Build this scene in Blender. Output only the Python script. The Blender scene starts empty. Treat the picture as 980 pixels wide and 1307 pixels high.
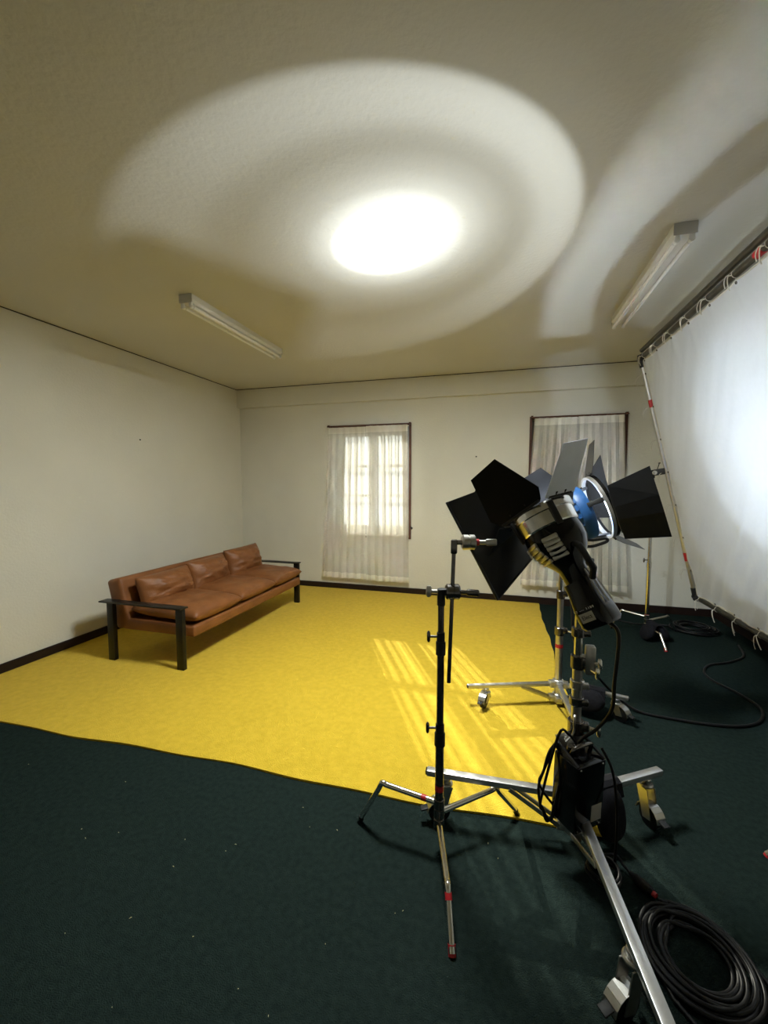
import bpy, bmesh, math, random
from mathutils import Vector, Matrix, noise
V = Vector
R = math.radians
PI = math.pi
sc = bpy.context.scene
COL = sc.collection
random.seed(7)

# ------------------------------------------------------------------ camera
cam_d = bpy.data.cameras.new('camera')
cam = bpy.data.objects.new('camera', cam_d)
COL.objects.link(cam)
sc.camera = cam
cam_d.sensor_fit = 'VERTICAL'
cam_d.sensor_height = 24.0
cam_d.lens = 521.0 / 1307.0 * 24.0
cam_d.clip_start = 0.05
cam.location = (0, 0, 1.5)
cam.rotation_euler = (R(90) - math.atan(36.5 / 521.0), 0, math.atan(148 / 521.0))

# ------------------------------------------------------------------ view, world, sun
sc.view_settings.view_transform = 'Standard'
sc.view_settings.look = 'None'
sc.view_settings.exposure = 0.0
sc.view_settings.gamma = 1.0
sc.view_settings.use_curve_mapping = False
sc.cycles.max_bounces = 12
sc.cycles.diffuse_bounces = 6
sc.cycles.glossy_bounces = 4
sc.cycles.transparent_max_bounces = 24
sc.cycles.sample_clamp_indirect = 0.0
sc.cycles.use_denoising = True
sc.cycles.use_guiding = True
sc.cycles.use_surface_guiding = True
sc.cycles.use_volume_guiding = False
sc.cycles.guiding_training_samples = 64
sc.cycles.use_light_tree = True
sc.cycles.caustics_reflective = False
sc.cycles.caustics_refractive = False
sc.cycles.blur_glossy = 1.0

world = bpy.data.worlds.new('sky')
sc.world = world
world.use_nodes = True
bg = world.node_tree.nodes['Background']
bg.inputs[0].default_value = (0.95, 1.0, 0.97, 1)
bg.inputs[1].default_value = 1.9

SUN_DIR = V((0.965, -1.85, -0.92)).normalized()
sun_d = bpy.data.lights.new('sun', 'SUN')
sun_d.energy = 18.0
sun_d.angle = R(0.5)
sun_d.color = (1.0, 0.93, 0.8)
sun = bpy.data.objects.new('sun', sun_d)
COL.objects.link(sun)
sun.location = (-4, 9, 4)
sun.rotation_euler = SUN_DIR.to_track_quat('-Z', 'Y').to_euler()

# key numbers of the two film lamps (their light is made with their heads further down)
KEY_POS = V((0.154, 1.768, 1.422))
KEY_AX = V((-0.445, 0.328, 0.834)).normalized()
KEY_POWER = 53000.0
SIDE_POS = V((0.60, 2.85, 1.35))
SIDE_AX = V((0.90, 0.10, 0.36)).normalized()
SIDE_POWER = 115.0

# ------------------------------------------------------------------ materials
MATS = {}


def nodes_of(name):
    m = bpy.data.materials.new(name)
    m.use_nodes = True
    nt = m.node_tree
    nt.nodes.clear()
    out = nt.nodes.new('ShaderNodeOutputMaterial')
    return m, nt, out


def N(nt, kind, **kw):
    n = nt.nodes.new(kind)
    for k, v in kw.items():
        if k.startswith('i_'):
            n.inputs[k[2:].replace('_', ' ')].default_value = v
        else:
            setattr(n, k, v)
    return n


def principled(name, col, rough=0.5, metal=0.0, var=0.06, scale=8.0, bump=0.0, bscale=60.0, spec=0.5,
               detail=4.0, sheen=0.0, col2=None, stretch=None, coat=0.0):
    """procedural principled material: noise-varied colour, optional fine relief"""
    m, nt, out = nodes_of(name)
    p = N(nt, 'ShaderNodeBsdfPrincipled')
    p.inputs['Roughness'].default_value = rough
    p.inputs['Metallic'].default_value = metal
    p.inputs['Specular IOR Level'].default_value = spec
    p.inputs['Sheen Weight'].default_value = sheen
    p.inputs['Coat Weight'].default_value = coat
    tc = N(nt, 'ShaderNodeTexCoord')
    src = tc.outputs['Object']
    if stretch:
        mp = N(nt, 'ShaderNodeMapping')
        mp.inputs['Scale'].default_value = stretch
        nt.links.new(src, mp.inputs['Vector'])
        src = mp.outputs['Vector']
    nz = N(nt, 'ShaderNodeTexNoise')
    nz.inputs['Scale'].default_value = scale
    nz.inputs['Detail'].default_value = detail
    nt.links.new(src, nz.inputs['Vector'])
    rp = N(nt, 'ShaderNodeValToRGB')
    c2 = col2 if col2 else tuple(min(1, c * (1 + var)) for c in col)
    c1 = tuple(c * (1 - var) for c in col) if not col2 else col
    rp.color_ramp.elements[0].position = 0.3
    rp.color_ramp.elements[1].position = 0.7
    rp.color_ramp.elements[0].color = (*c1, 1)
    rp.color_ramp.elements[1].color = (*c2, 1)
    nt.links.new(nz.outputs['Fac'], rp.inputs['Fac'])
    nt.links.new(rp.outputs['Color'], p.inputs['Base Color'])
    if bump:
        n2 = N(nt, 'ShaderNodeTexNoise')
        n2.inputs['Scale'].default_value = bscale
        n2.inputs['Detail'].default_value = 5
        nt.links.new(src, n2.inputs['Vector'])
        b = N(nt, 'ShaderNodeBump')
        b.inputs['Strength'].default_value = bump
        b.inputs['Distance'].default_value = 0.01
        nt.links.new(n2.outputs['Fac'], b.inputs['Height'])
        nt.links.new(b.outputs['Normal'], p.inputs['Normal'])
    nt.links.new(p.outputs['BSDF'], out.inputs['Surface'])
    MATS[name] = m
    return m


principled('wall_paint', (0.70, 0.68, 0.60), 0.75, var=0.03, scale=1.6, bump=0.25, bscale=55, spec=0.2)
principled('ceiling_paint', (0.61, 0.595, 0.54), 0.85, var=0.02, scale=1.2, bump=0.35, bscale=38, spec=0.15)
principled('green_carpet', (0.0115, 0.0190, 0.0175), 0.95, scale=45, bump=0.7, bscale=260, spec=0.0,
           col2=(0.0190, 0.0300, 0.0270), detail=8)
principled('yellow_carpet', (0.63, 0.425, 0.028), 0.95, scale=26, bump=0.8, bscale=170, spec=0.05,
           col2=(0.73, 0.50, 0.040), detail=7, sheen=0.1)
principled('dark_wood', (0.016, 0.008, 0.006), 0.5, var=0.25, scale=12, stretch=(1, 1, 8), spec=0.3)
principled('brown_wood', (0.085, 0.030, 0.016), 0.45, var=0.3, scale=10, stretch=(6, 6, 1), spec=0.35)
principled('window_paint_shaded', (0.22, 0.22, 0.225), 0.5, var=0.04, scale=6)  # shade on the frames is put into this darker grey
principled('added_board_grey', (0.36, 0.36, 0.38), 0.6, var=0.06, scale=5)
principled('tan_leather', (0.165, 0.058, 0.017), 0.45, scale=7, bump=0.25, bscale=140, spec=0.4,
           col2=(0.25, 0.094, 0.029), detail=5)
principled('black_steel', (0.020, 0.018, 0.015), 0.38, metal=0.6, var=0.2, scale=9)
principled('chrome', (0.72, 0.71, 0.69), 0.16, metal=1.0, var=0.06, scale=30)
principled('dark_chrome', (0.17, 0.16, 0.155), 0.24, metal=1.0, var=0.12, scale=30)
principled('steel_brushed', (0.50, 0.49, 0.47), 0.34, metal=1.0, var=0.08, scale=40)
principled('aluminium', (0.62, 0.62, 0.62), 0.38, metal=1.0, var=0.05, scale=30)
principled('pipe_steel', (0.15, 0.14, 0.12), 0.34, metal=1.0, var=0.15, scale=18)
principled('black_enamel', (0.003, 0.003, 0.0035), 0.13, var=0.2, scale=14, spec=0.32)
principled('black_matte', (0.012, 0.012, 0.013), 0.55, var=0.2, scale=20, spec=0.35)
principled('leaf_black', (0.014, 0.015, 0.018), 0.36, var=0.15, scale=14, spec=0.35)
principled('leaf_grey', (0.38, 0.39, 0.42), 0.45, var=0.05, scale=14, spec=0.4)
principled('leaf_silk_lit', (0.80, 0.82, 0.87), 0.40, metal=0.25, var=0.04, scale=14)  # silk's light on the upright leaf is put into this pale colour
principled('leaf_dull', (0.004, 0.004, 0.005), 0.5, var=0.15, scale=14, spec=0.15)
principled('blue_enamel', (0.022, 0.10, 0.30), 0.42, var=0.08, scale=10, spec=0.45)
principled('black_cloth', (0.010, 0.010, 0.013), 0.9, var=0.25, scale=60, bump=0.4, bscale=300, spec=0.15)
principled('black_rubber', (0.006, 0.006, 0.007), 0.42, var=0.2, scale=50, spec=0.25)
principled('white_enamel', (0.72, 0.72, 0.70), 0.35, var=0.02, scale=8, spec=0.4)
principled('tube_glass', (0.86, 0.85, 0.83), 0.18, var=0.01, scale=8, spec=0.5)
principled('fixture_end', (0.48, 0.47, 0.45), 0.45, var=0.03, scale=8, spec=0.35)
principled('red_tape', (0.42, 0.012, 0.018), 0.45, var=0.15, scale=40)
principled('cotton_cord', (0.62, 0.58, 0.50), 0.9, var=0.08, scale=60)
principled('sticker_grey', (0.36, 0.35, 0.32), 0.6, var=0.04, scale=50)
principled('lint_pale', (0.65, 0.60, 0.33), 0.9, var=0.2, scale=60)
principled('ink_black', (0.01, 0.01, 0.01), 0.7)
principled('ink_white', (0.75, 0.75, 0.75), 0.7)


def sheer(name, col, transp, translu):
    """thin woven cloth: part of the light goes straight through, part is scattered through or back"""
    m, nt, out = nodes_of(name)
    tc = N(nt, 'ShaderNodeTexCoord')
    nz = N(nt, 'ShaderNodeTexNoise')
    nz.inputs['Scale'].default_value = 30
    nt.links.new(tc.outputs['Object'], nz.inputs['Vector'])
    mx = N(nt, 'ShaderNodeMix', data_type='RGBA')
    mx.inputs[6].default_value = (*[c * 0.95 for c in col], 1)
    mx.inputs[7].default_value = (*col, 1)
    nt.links.new(nz.outputs['Fac'], mx.inputs[0])
    d = N(nt, 'ShaderNodeBsdfDiffuse')
    t = N(nt, 'ShaderNodeBsdfTranslucent')
    tr = N(nt, 'ShaderNodeBsdfTransparent')
    nt.links.new(mx.outputs[2], d.inputs['Color'])
    nt.links.new(mx.outputs[2], t.inputs['Color'])
    m1 = N(nt, 'ShaderNodeMixShader')
    m1.inputs[0].default_value = translu
    nt.links.new(d.outputs[0], m1.inputs[1])
    nt.links.new(t.outputs[0], m1.inputs[2])
    if transp > 0:
        m2 = N(nt, 'ShaderNodeMixShader')
        m2.inputs[0].default_value = transp
        nt.links.new(m1.outputs[0], m2.inputs[1])
        nt.links.new(tr.outputs[0], m2.inputs[2])
        nt.links.new(m2.outputs[0], out.inputs['Surface'])
    else:
        nt.links.new(m1.outputs[0], out.inputs['Surface'])
    MATS[name] = m
    return m


sheer('sheer_voile', (0.90, 0.88, 0.81), 0.37, 0.12)
sheer('sheer_doubled', (0.90, 0.88, 0.81), 0.10, 0.15)
sheer('silk_white', (0.80, 0.82, 0.86), 0.0, 0.42)

m, nt, out = nodes_of('window_glass')
tr = N(nt, 'ShaderNodeBsdfTransparent')
tr.inputs[0].default_value = (0.93, 0.95, 0.94, 1)
gl = N(nt, 'ShaderNodeBsdfGlossy')
gl.inputs['Roughness'].default_value = 0.03
mx = N(nt, 'ShaderNodeMixShader')
mx.inputs[0].default_value = 0.06
nt.links.new(tr.outputs[0], mx.inputs[1])
nt.links.new(gl.outputs[0], mx.inputs[2])
nt.links.new(mx.outputs[0], out.inputs['Surface'])
MATS['window_glass'] = m


# ------------------------------------------------------------------ mesh helpers
def new():
    return bmesh.new()


def frame_of(d, up=None):
    d = d.normalized()
    up = up or (V((0, 0, 1)) if abs(d.z) < 0.95 else V((0, 1, 0)))
    x = up.cross(d)
    if x.length < 1e-6:
        x = V((1, 0, 0)).cross(d)
    x.normalize()
    return x, d.cross(x).normalized(), d


def box(bm, lo, hi, mat=None):
    vs = [V((x, y, z)) for z in (lo[2], hi[2]) for y in (lo[1], hi[1]) for x in (lo[0], hi[0])]
    if mat:
        vs = [mat @ v for v in vs]
    b = [bm.verts.new(v) for v in vs]
    for f in ((0, 2, 3, 1), (4, 5, 7, 6), (0, 1, 5, 4), (2, 6, 7, 3), (0, 4, 6, 2), (1, 3, 7, 5)):
        bm.faces.new([b[i] for i in f])
    return b


def cbox(bm, c, s, mat=None):
    return box(bm, [c[i] - s[i] / 2 for i in range(3)], [c[i] + s[i] / 2 for i in range(3)], mat)


def rbox(bm, c, s, bev=0.005, mat=None, seg=2):
    """bevelled box"""
    t = bmesh.new()
    cbox(t, c, s)
    bmesh.ops.bevel(t, geom=t.edges[:], offset=bev, segments=seg, affect='EDGES', profile=0.5)
    if mat:
        t.transform(mat)
    me = bpy.data.meshes.new('t')
    t.to_mesh(me)
    t.free()
    bm.from_mesh(me)
    bpy.data.meshes.remove(me)


def bar(bm, p0, p1, w, h, up=None, bev=0.0):
    """rectangular bar from p0 to p1, w across, h along up"""
    p0, p1 = V(p0), V(p1)
    x, y, d = frame_of(p1 - p0, up)
    L = (p1 - p0).length
    M = Matrix(((x.x, y.x, d.x, p0.x), (x.y, y.y, d.y, p0.y), (x.z, y.z, d.z, p0.z), (0, 0, 0, 1)))
    if bev:
        rbox(bm, (0, 0, L / 2), (w, h, L), bev, M)
    else:
        box(bm, (-w / 2, -h / 2, 0), (w / 2, h / 2, L), M)


def tube(bm, pts, r, n=10, caps=True, closed=False):
    pts = [V(p) for p in pts]
    rs = r if isinstance(r, (list, tuple)) else [r] * len(pts)
    k = len(pts)
    rings = []
    px = None
    for i, p in enumerate(pts):
        if closed:
            d = pts[(i + 1) % k] - pts[i - 1]
        else:
            d = pts[min(i + 1, k - 1)] - pts[max(i - 1, 0)]
        if d.length < 1e-9:
            d = V((0, 0, 1))
        d.normalize()
        if px is None:
            x, y, _ = frame_of(d)
        else:
            x = px - d * px.dot(d)
            if x.length < 1e-6:
                x, y, _ = frame_of(d)
            x.normalize()
            y = d.cross(x)
        px = x
        rings.append([bm.verts.new(p + (x * math.cos(a) + y * math.sin(a)) * rs[i])
                      for a in [2 * PI * j / n for j in range(n)]])
    for i in range(k if closed else k - 1):
        A, B = rings[i], rings[(i + 1) % k]
        for j in range(n):
            bm.faces.new((A[j], A[(j + 1) % n], B[(j + 1) % n], B[j]))
    if caps and not closed:
        bm.faces.new(rings[0][::-1])
        bm.faces.new(rings[-1])


def cyl(bm, p0, p1, r0, r1=None, n=20, bev=0.0):
    r1 = r0 if r1 is None else r1
    p0, p1 = V(p0), V(p1)
    d = (p1 - p0).normalized()
    if bev:
        tube(bm, [p0, p0 + d * bev, p1 - d * bev, p1], [r0 - bev, r0, r1, r1 - bev], n)
    else:
        tube(bm, [p0, p1], [r0, r1], n)


def lathe(bm, prof, o, ax, n=32, close=False, x=None):
    """profile of (t along axis, radius) turned about the axis"""
    o = V(o)
    xx, yy, d = frame_of(V(ax))
    rings = []
    for t, r in prof:
        rings.append([bm.verts.new(o + d * t + (xx * math.cos(a) + yy * math.sin(a)) * max(r, 1e-4))
                      for a in [2 * PI * j / n for j in range(n)]])
    rng = len(rings) if close else len(rings) - 1
    for i in range(rng):
        A, B = rings[i], rings[(i + 1) % len(rings)]
        for j in range(n):
            bm.faces.new((A[j], A[(j + 1) % n], B[(j + 1) % n], B[j]))


def plate(bm, pts, th, nrm=None):
    """polygon plate of thickness th"""
    pts = [V(p) for p in pts]
    if nrm is None:
        nrm = (pts[1] - pts[0]).cross(pts[2] - pts[0]).normalized()
    A = [bm.verts.new(p + nrm * th / 2) for p in pts]
    B = [bm.verts.new(p - nrm * th / 2) for p in pts]
    bm.faces.new(A)
    bm.faces.new(B[::-1])
    k = len(pts)
    for i in range(k):
        bm.faces.new((A[i], B[i], B[(i + 1) % k], A[(i + 1) % k]))


def sheet(bm, fn, nu, nv, th=0.0):
    """grid surface fn(u,v)"""
    g = [[bm.verts.new(fn(i / nu, j / nv)) for i in range(nu + 1)] for j in range(nv + 1)]
    for j in range(nv):
        for i in range(nu):
            bm.faces.new((g[j][i], g[j][i + 1], g[j + 1][i + 1], g[j + 1][i]))
    return g


def catmull(pts, sub=8, closed=False):
    pts = [V(p) for p in pts]
    n = len(pts)
    out = []
    rng = n if closed else n - 1
    for i in range(rng):
        if closed:
            p0, p1, p2, p3 = pts[i - 1], pts[i], pts[(i + 1) % n], pts[(i + 2) % n]
        else:
            p0, p1, p2, p3 = pts[max(i - 1, 0)], pts[i], pts[i + 1], pts[min(i + 2, n - 1)]
        for k in range(sub):
            t = k / sub
            out.append(0.5 * ((2 * p1) + (p2 - p0) * t + (2 * p0 - 5 * p1 + 4 * p2 - p3) * t * t
                              + (3 * p1 - p0 - 3 * p2 + p3) * t ** 3))
    if not closed:
        out.append(pts[-1])
    return out


def root_of(o):
    while o.parent:
        o = o.parent
    return o


def obj(name, bm, mat, parent=None, smooth=True, ang=40, fix=True):
    me = bpy.data.meshes.new(name)
    if fix:
        bmesh.ops.recalc_face_normals(bm, faces=bm.faces[:])
    if parent is not None:
        bm.transform(Matrix.Translation(-root_of(parent).location))
    bm.to_mesh(me)
    bm.free()
    me.materials.append(MATS[mat] if isinstance(mat, str) else mat)
    if smooth:
        me.shade_smooth()
        me.set_sharp_from_angle(angle=R(ang))
    o = bpy.data.objects.new(name, me)
    COL.objects.link(o)
    if parent is not None:
        o.parent = parent
    return o


def recentre(o):
    """put a single-mesh thing's origin at the middle of its base"""
    me = o.data
    xs = [v.co for v in me.vertices]
    c = V((sum(v.x for v in xs) / len(xs), sum(v.y for v in xs) / len(xs), min(v.z for v in xs)))
    me.transform(Matrix.Translation(-c))
    o.location = o.location + c
    return o


def thing(name, label, cat, loc, group=None):
    o = bpy.data.objects.new(name, None)
    o.empty_display_size = 0.1
    COL.objects.link(o)
    o.location = loc
    return tag(o, label, cat, group)


def tag(o, label=None, cat=None, group=None, kind=None):
    if label:
        o['label'] = label
    if cat:
        o['category'] = cat
    if group:
        o['group'] = group
    if kind:
        o['kind'] = kind
    return o


def struct(name, bm, mat, parent=None, label=None, smooth=False):
    o = obj(name, bm, mat, parent, smooth=smooth)
    if parent is None:
        tag(o, label, None, None, 'structure')
    return o


# ------------------------------------------------------------------ the room
XL, XR, YB, YF, ZC = -3.75, 2.35, 5.35, -2.0, 2.87
W1 = (-2.28, -1.17, 0.78, 2.27)      # window openings: x0, x1, z0, z1
W2 = (0.36, 1.37, 0.80, 2.28)

bm = new(); box(bm, (XL - .2, YF - .2, -.1), (XR + .2, YB + .2, 0))
struct('floor', bm, 'green_carpet', label='dark green carpet floor')
bm = new(); box(bm, (XL - .2, YF - .2, ZC), (XR + .2, YB + .2, ZC + .1))
struct('ceiling', bm, 'ceiling_paint', label='white plastered ceiling')
bm = new(); box(bm, (XL - .2, YF - .2, 0), (XL, YB + .2, ZC))
struct('wall_left', bm, 'wall_paint', label='bare cream plaster wall behind the sofa')
bm = new(); box(bm, (XR, YF - .2, 0), (XR + .2, YB + .2, ZC))
struct('wall_right', bm, 'wall_paint', label='cream plaster wall behind the white silk')
bm = new(); box(bm, (XL, YF - .2, 0), (XR, YF, ZC))
struct('wall_front', bm, 'wall_paint', label='cream plaster wall opposite the windows')
bm = new()
for lo, hi in (((XL, 0), (W1[0], ZC)), ((W1[1], 0), (W2[0], ZC)), ((W2[1], 0), (XR, ZC)),
               ((W1[0], 0), (W1[1], W1[2])), ((W1[0], W1[3]), (W1[1], ZC)),
               ((W2[0], 0), (W2[1], W2[2])), ((W2[0], W2[3]), (W2[1], ZC))):
    box(bm, (lo[0], YB, lo[1]), (hi[0], YB + .2, hi[1]))
struct('wall_back', bm, 'wall_paint', label='cream plaster wall with two curtained windows')

bm = new(); box(bm, (XL, YB - .07, 2.605), (XR, YB, ZC))
struct('trim_1', bm, 'wall_paint', label='shallow plaster beam under the ceiling above the windows')
bm = new(); box(bm, (XL, YF, ZC - .007), (XL + .007, YB - .07, ZC))
struct('trim_2', bm, 'dark_wood', label='thin dark strip standing for the shadow gap between the sofa wall and the ceiling')  # this strip and the next draw the joint's shadow gap as dark material
bm = new(); box(bm, (XL + .007, YB - .077, ZC - .007), (XR, YB - .07, ZC))
struct('trim_3', bm, 'dark_wood', label='thin dark strip standing for the shadow gap between window wall and ceiling')
for nm, lo, hi, lb in (('baseboard_left', (XL, YF, 0), (XL + .018, YB - .018, .085), 'dark brown skirting board behind the sofa'),
                       ('baseboard_back', (XL, YB - .018, 0), (XR, YB, .085), 'dark brown skirting board under the windows'),
                       ('baseboard_right', (XR - .018, YF, 0), (XR, YB - .018, .085), 'dark brown skirting board behind the silk')):
    bm = new(); box(bm, lo, hi)
    bmesh.ops.bevel(bm, geom=[e for e in bm.edges if all(v.co.z > .05 for v in e.verts)], offset=.006, segments=2, affect='EDGES')
    struct(nm, bm, 'dark_wood', label=lb)


def window(name, w, label, blocked):
    x0, x1, z0, z1 = w
    yf = YB + .10
    fr = .07
    bm = new()                                   # fixed frame in the opening
    for lo, hi in (((x0, z0), (x0 + fr, z1)), ((x1 - fr, z0), (x1, z1)), ((x0 + fr, z0), (x1 - fr, z0 + fr)), ((x0 + fr, z1 - fr), (x1 - fr, z1))):
        box(bm, (lo[0], yf, lo[1]), (hi[0], yf + .09, hi[1]))
    root = struct(name, bm, 'window_paint_shaded', label=label)
    bm = new()                                   # brown casing on the wall
    c = .028
    for lo, hi in (((x0 - c, z0 - c), (x0, z1 + c)), ((x1, z0 - c), (x1 + c, z1 + c)), ((x0, z1), (x1, z1 + c)), ((x0, z0 - c), (x1, z0))):
        box(bm, (lo[0], YB - .02, lo[1]), (hi[0], YB + .02, hi[1]))
    struct('casing', bm, 'brown_wood', root)
    xm = (x0 + x1) / 2
    for sx0, sx1 in ((x0 + fr, xm), (xm, x1 - fr)):
        st = .045
        bm = new()
        a0, a1, b0, b1 = sx0 + .003, sx1 - .003, z0 + fr, z1 - fr
        for lo, hi in (((a0, b0), (a0 + st, b1)), ((a1 - st, b0), (a1, b1)), ((a0 + st, b0), (a1 - st, b0 + st + .02)), ((a0 + st, b1 - st), (a1 - st, b1))):
            box(bm, (lo[0], yf + .02, lo[1]), (hi[0], yf + .06, hi[1]))
        sash = struct('sash', bm, 'window_paint_shaded', root)
        g0, g1 = b0 + st + .02, b1 - st
        hh = (g1 - g0) / 3
        for k in range(3):
            bm = new()
            box(bm, (a0 + st, yf + .038, g0 + hh * k), (a1 - st, yf + .042, g0 + hh * (k + 1)))
            struct('pane', bm, 'window_glass', sash)
            if k:
                bm = new()
                box(bm, (a0 + st, yf + .025, g0 + hh * k - .019), (a1 - st, yf + .055, g0 + hh * k + .019))
                struct('glazing_bar', bm, 'window_paint_shaded', sash)
    if blocked:  # boards added outside to block the sun and keep the panes grey
        for k in range(8):
            h = (z1 - z0) / 8
            bm = new()
            box(bm, (x0, YB + .202, z0 + h * k + .003), (x1, YB + .225, z0 + h * (k + 1) - .003))
            struct('added_board', bm, 'added_board_grey', root)
        bm = new()
        box(bm, (x0 - .03, YB + .226, z0 - .03), (x1 + .03, YB + .245, z1 + .03))
        struct('added_back_panel', bm, 'added_board_grey', root)
    return root


window('window_1', W1, 'tall casement window with bright daylight behind its panes', False)
window('window_2', W2, 'tall casement window blocked outside by added grey boards, beside the silk', True)

# ------------------------------------------------------------------ yellow rug
RUG = (XL + .02, .48, YB - .022)
random.seed(3)


def rug_front(x):
    return 1.70 + (x + 3.75) / 4.23 * .12 + .012 * math.sin(x * 3.1) + .006 * math.sin(x * 9 + 1)


bm = new()
nu, nv = 160, 60
TH = .011
top = []
for j in range(nv + 1):
    row = []
    for i in range(nu + 1):
        x = RUG[0] + (RUG[1] - RUG[0]) * i / nu
        y0 = rug_front(x)
        y = y0 + (RUG[2] - y0) * (j / nv) ** 1.6
        if i == nu:
            x += .008 * math.sin(y * 5) + .004 * math.sin(y * 17)
        z = TH + .003 * noise.noise(V((x * 1.6, y * 1.6, 0)))
        row.append(V((x, y, z)))
    top.append(row)
tv = [[bm.verts.new(p) for p in r] for r in top]
bv = [[bm.verts.new(V((p.x, p.y, .001))) if (j in (0, nv) or i in (0, nu)) else None for i, p in enumerate(r)] for j, r in enumerate(top)]
for j in range(nv):
    for i in range(nu):
        bm.faces.new((tv[j][i], tv[j][i + 1], tv[j + 1][i + 1], tv[j + 1][i]))
for i in range(nu):
    bm.faces.new((tv[0][i + 1], tv[0][i], bv[0][i], bv[0][i + 1]))
    bm.faces.new((tv[nv][i], tv[nv][i + 1], bv[nv][i + 1], bv[nv][i]))
for j in range(nv):
    bm.faces.new((tv[j][0], tv[j + 1][0], bv[j + 1][0], bv[j][0]))
    bm.faces.new((tv[j + 1][nu], tv[j][nu], bv[j][nu], bv[j + 1][nu]))
rug = obj('rug', bm, 'yellow_carpet')
tag(rug, 'large bright yellow carpet laid over the dark green floor', 'rug')


# ------------------------------------------------------------------ sheer curtains
def curtain(x0t, x1t, x0b, x1b, ztop, zbot, pleats, seed, label, group, zdrop=0.0):
    """one sheer panel: pinched pleats at the heading, looser omega folds below"""
    rnd = random.Random(seed)
    yc = YB - .075
    ph = [rnd.uniform(-.5, .5) for _ in range(pleats + 1)]
    am = [rnd.uniform(.6, 1.25) for _ in range(pleats + 1)]
    lam = 2 * PI / pleats
    head, hem = .085, .075

    def fn(u, z):
        v = (ztop - z) / (ztop - zbot)
        th = u * pleats
        i = min(int(th), pleats - 1)
        f = th - i
        s = f * f * (3 - 2 * f)
        a = am[i] * (1 - s) + am[i + 1] * s
        p = (ph[i] * (1 - s) + ph[i + 1] * s) * min(1, v * 2.2)
        ang = 2 * PI * th + p
        w = (x1t - x0t) * (1 - v) + (x1b - x0b) * v
        xl = x0t * (1 - v) + x0b * v
        lam_w = w / pleats
        amp = (.010 + .020 * min(1, v * 3)) * a
        over = lam_w * (.28 - .04 * min(1, v * 1.5)) * a
        edge = min(1, u * pleats * 2, (1 - u) * pleats * 2)
        x = xl + w * u + over * math.sin(2 * ang) * edge
        y = yc + amp * math.sin(ang) * (.6 + .4 * edge) - .015 * v + .006 * noise.noise(V((u * 9, z * 1.5, seed)))
        return V((x, y, z + zdrop * u * v))
    nu = pleats * 14

    def band(za, zb, nv, off=0.0):
        b = new()
        sheet(b, lambda u, v: fn(u, za + (zb - za) * v) + V((0, off, 0)), nu, nv)
        return b
    root = thing('curtain', label, 'curtain', ((x0b + x1b) / 2, yc, zbot), group)
    obj('voile', band(ztop - head, zbot + hem, 26), 'sheer_voile', root, fix=False, ang=80)
    obj('heading', band(ztop, ztop - head, 4), 'sheer_doubled', root, fix=False, ang=80)
    obj('hem', band(zbot + hem, zbot, 3), 'sheer_doubled', root, fix=False, ang=80)
    return root


curtain(-2.295, -1.755, -2.40, -1.755, 2.262, .185, 6, 1, 'sheer cream curtain panel on the bright window, on the side towards the sofa', 'sheer curtain panels')
curtain(-1.752, -1.178, -1.75, -1.150, 2.268, .172, 6, 2, 'sheer cream curtain panel on the bright window, on the side away from the sofa', 'sheer curtain panels')
curtain(.385, .86, .26, .85, 2.278, .245, 6, 5, 'sheer cream curtain panel on the dim window, behind the blue lamp head', 'sheer curtain panels')
curtain(.865, 1.345, .855, 1.46, 2.282, .235, 6, 9, 'sheer cream curtain panel on the dim window, on the side nearest the silk', 'sheer curtain panels')
for x0, x1, z, lb in ((-2.32, -1.13, 2.278, 'thin dark curtain rail above the bright window'), (.335, 1.395, 2.292, 'thin dark curtain rail above the dim window')):
    root = thing('curtain_rail', lb, 'curtain rail', ((x0 + x1) / 2, YB - .07, z))
    bm = new(); bar(bm, (x0, YB - .07, z), (x1, YB - .07, z), .012, .014, bev=.002)
    obj('rail', bm, 'brown_wood', root)
    for x in (x0 + .02, x1 - .02):
        bm = new(); box(bm, (x - .012, YB - .075, z - .006), (x + .012, YB - .0205, z + .02))
        obj('bracket', bm, 'brown_wood', root)
bm = new()
tube(bm, catmull([(-1.135, YB, .90), (-1.135, YB - .045, .90), (-1.135, YB - .062, .915), (-1.135, YB - .055, .935)], 5), .007, 8)
cyl(bm, (-1.135, YB, .90), (-1.135, YB - .006, .90), .016)
tag(recentre(obj('curtain_hook', bm, 'black_steel')), 'small dark curtain hook on the wall beside the bright window', 'hook')

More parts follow.
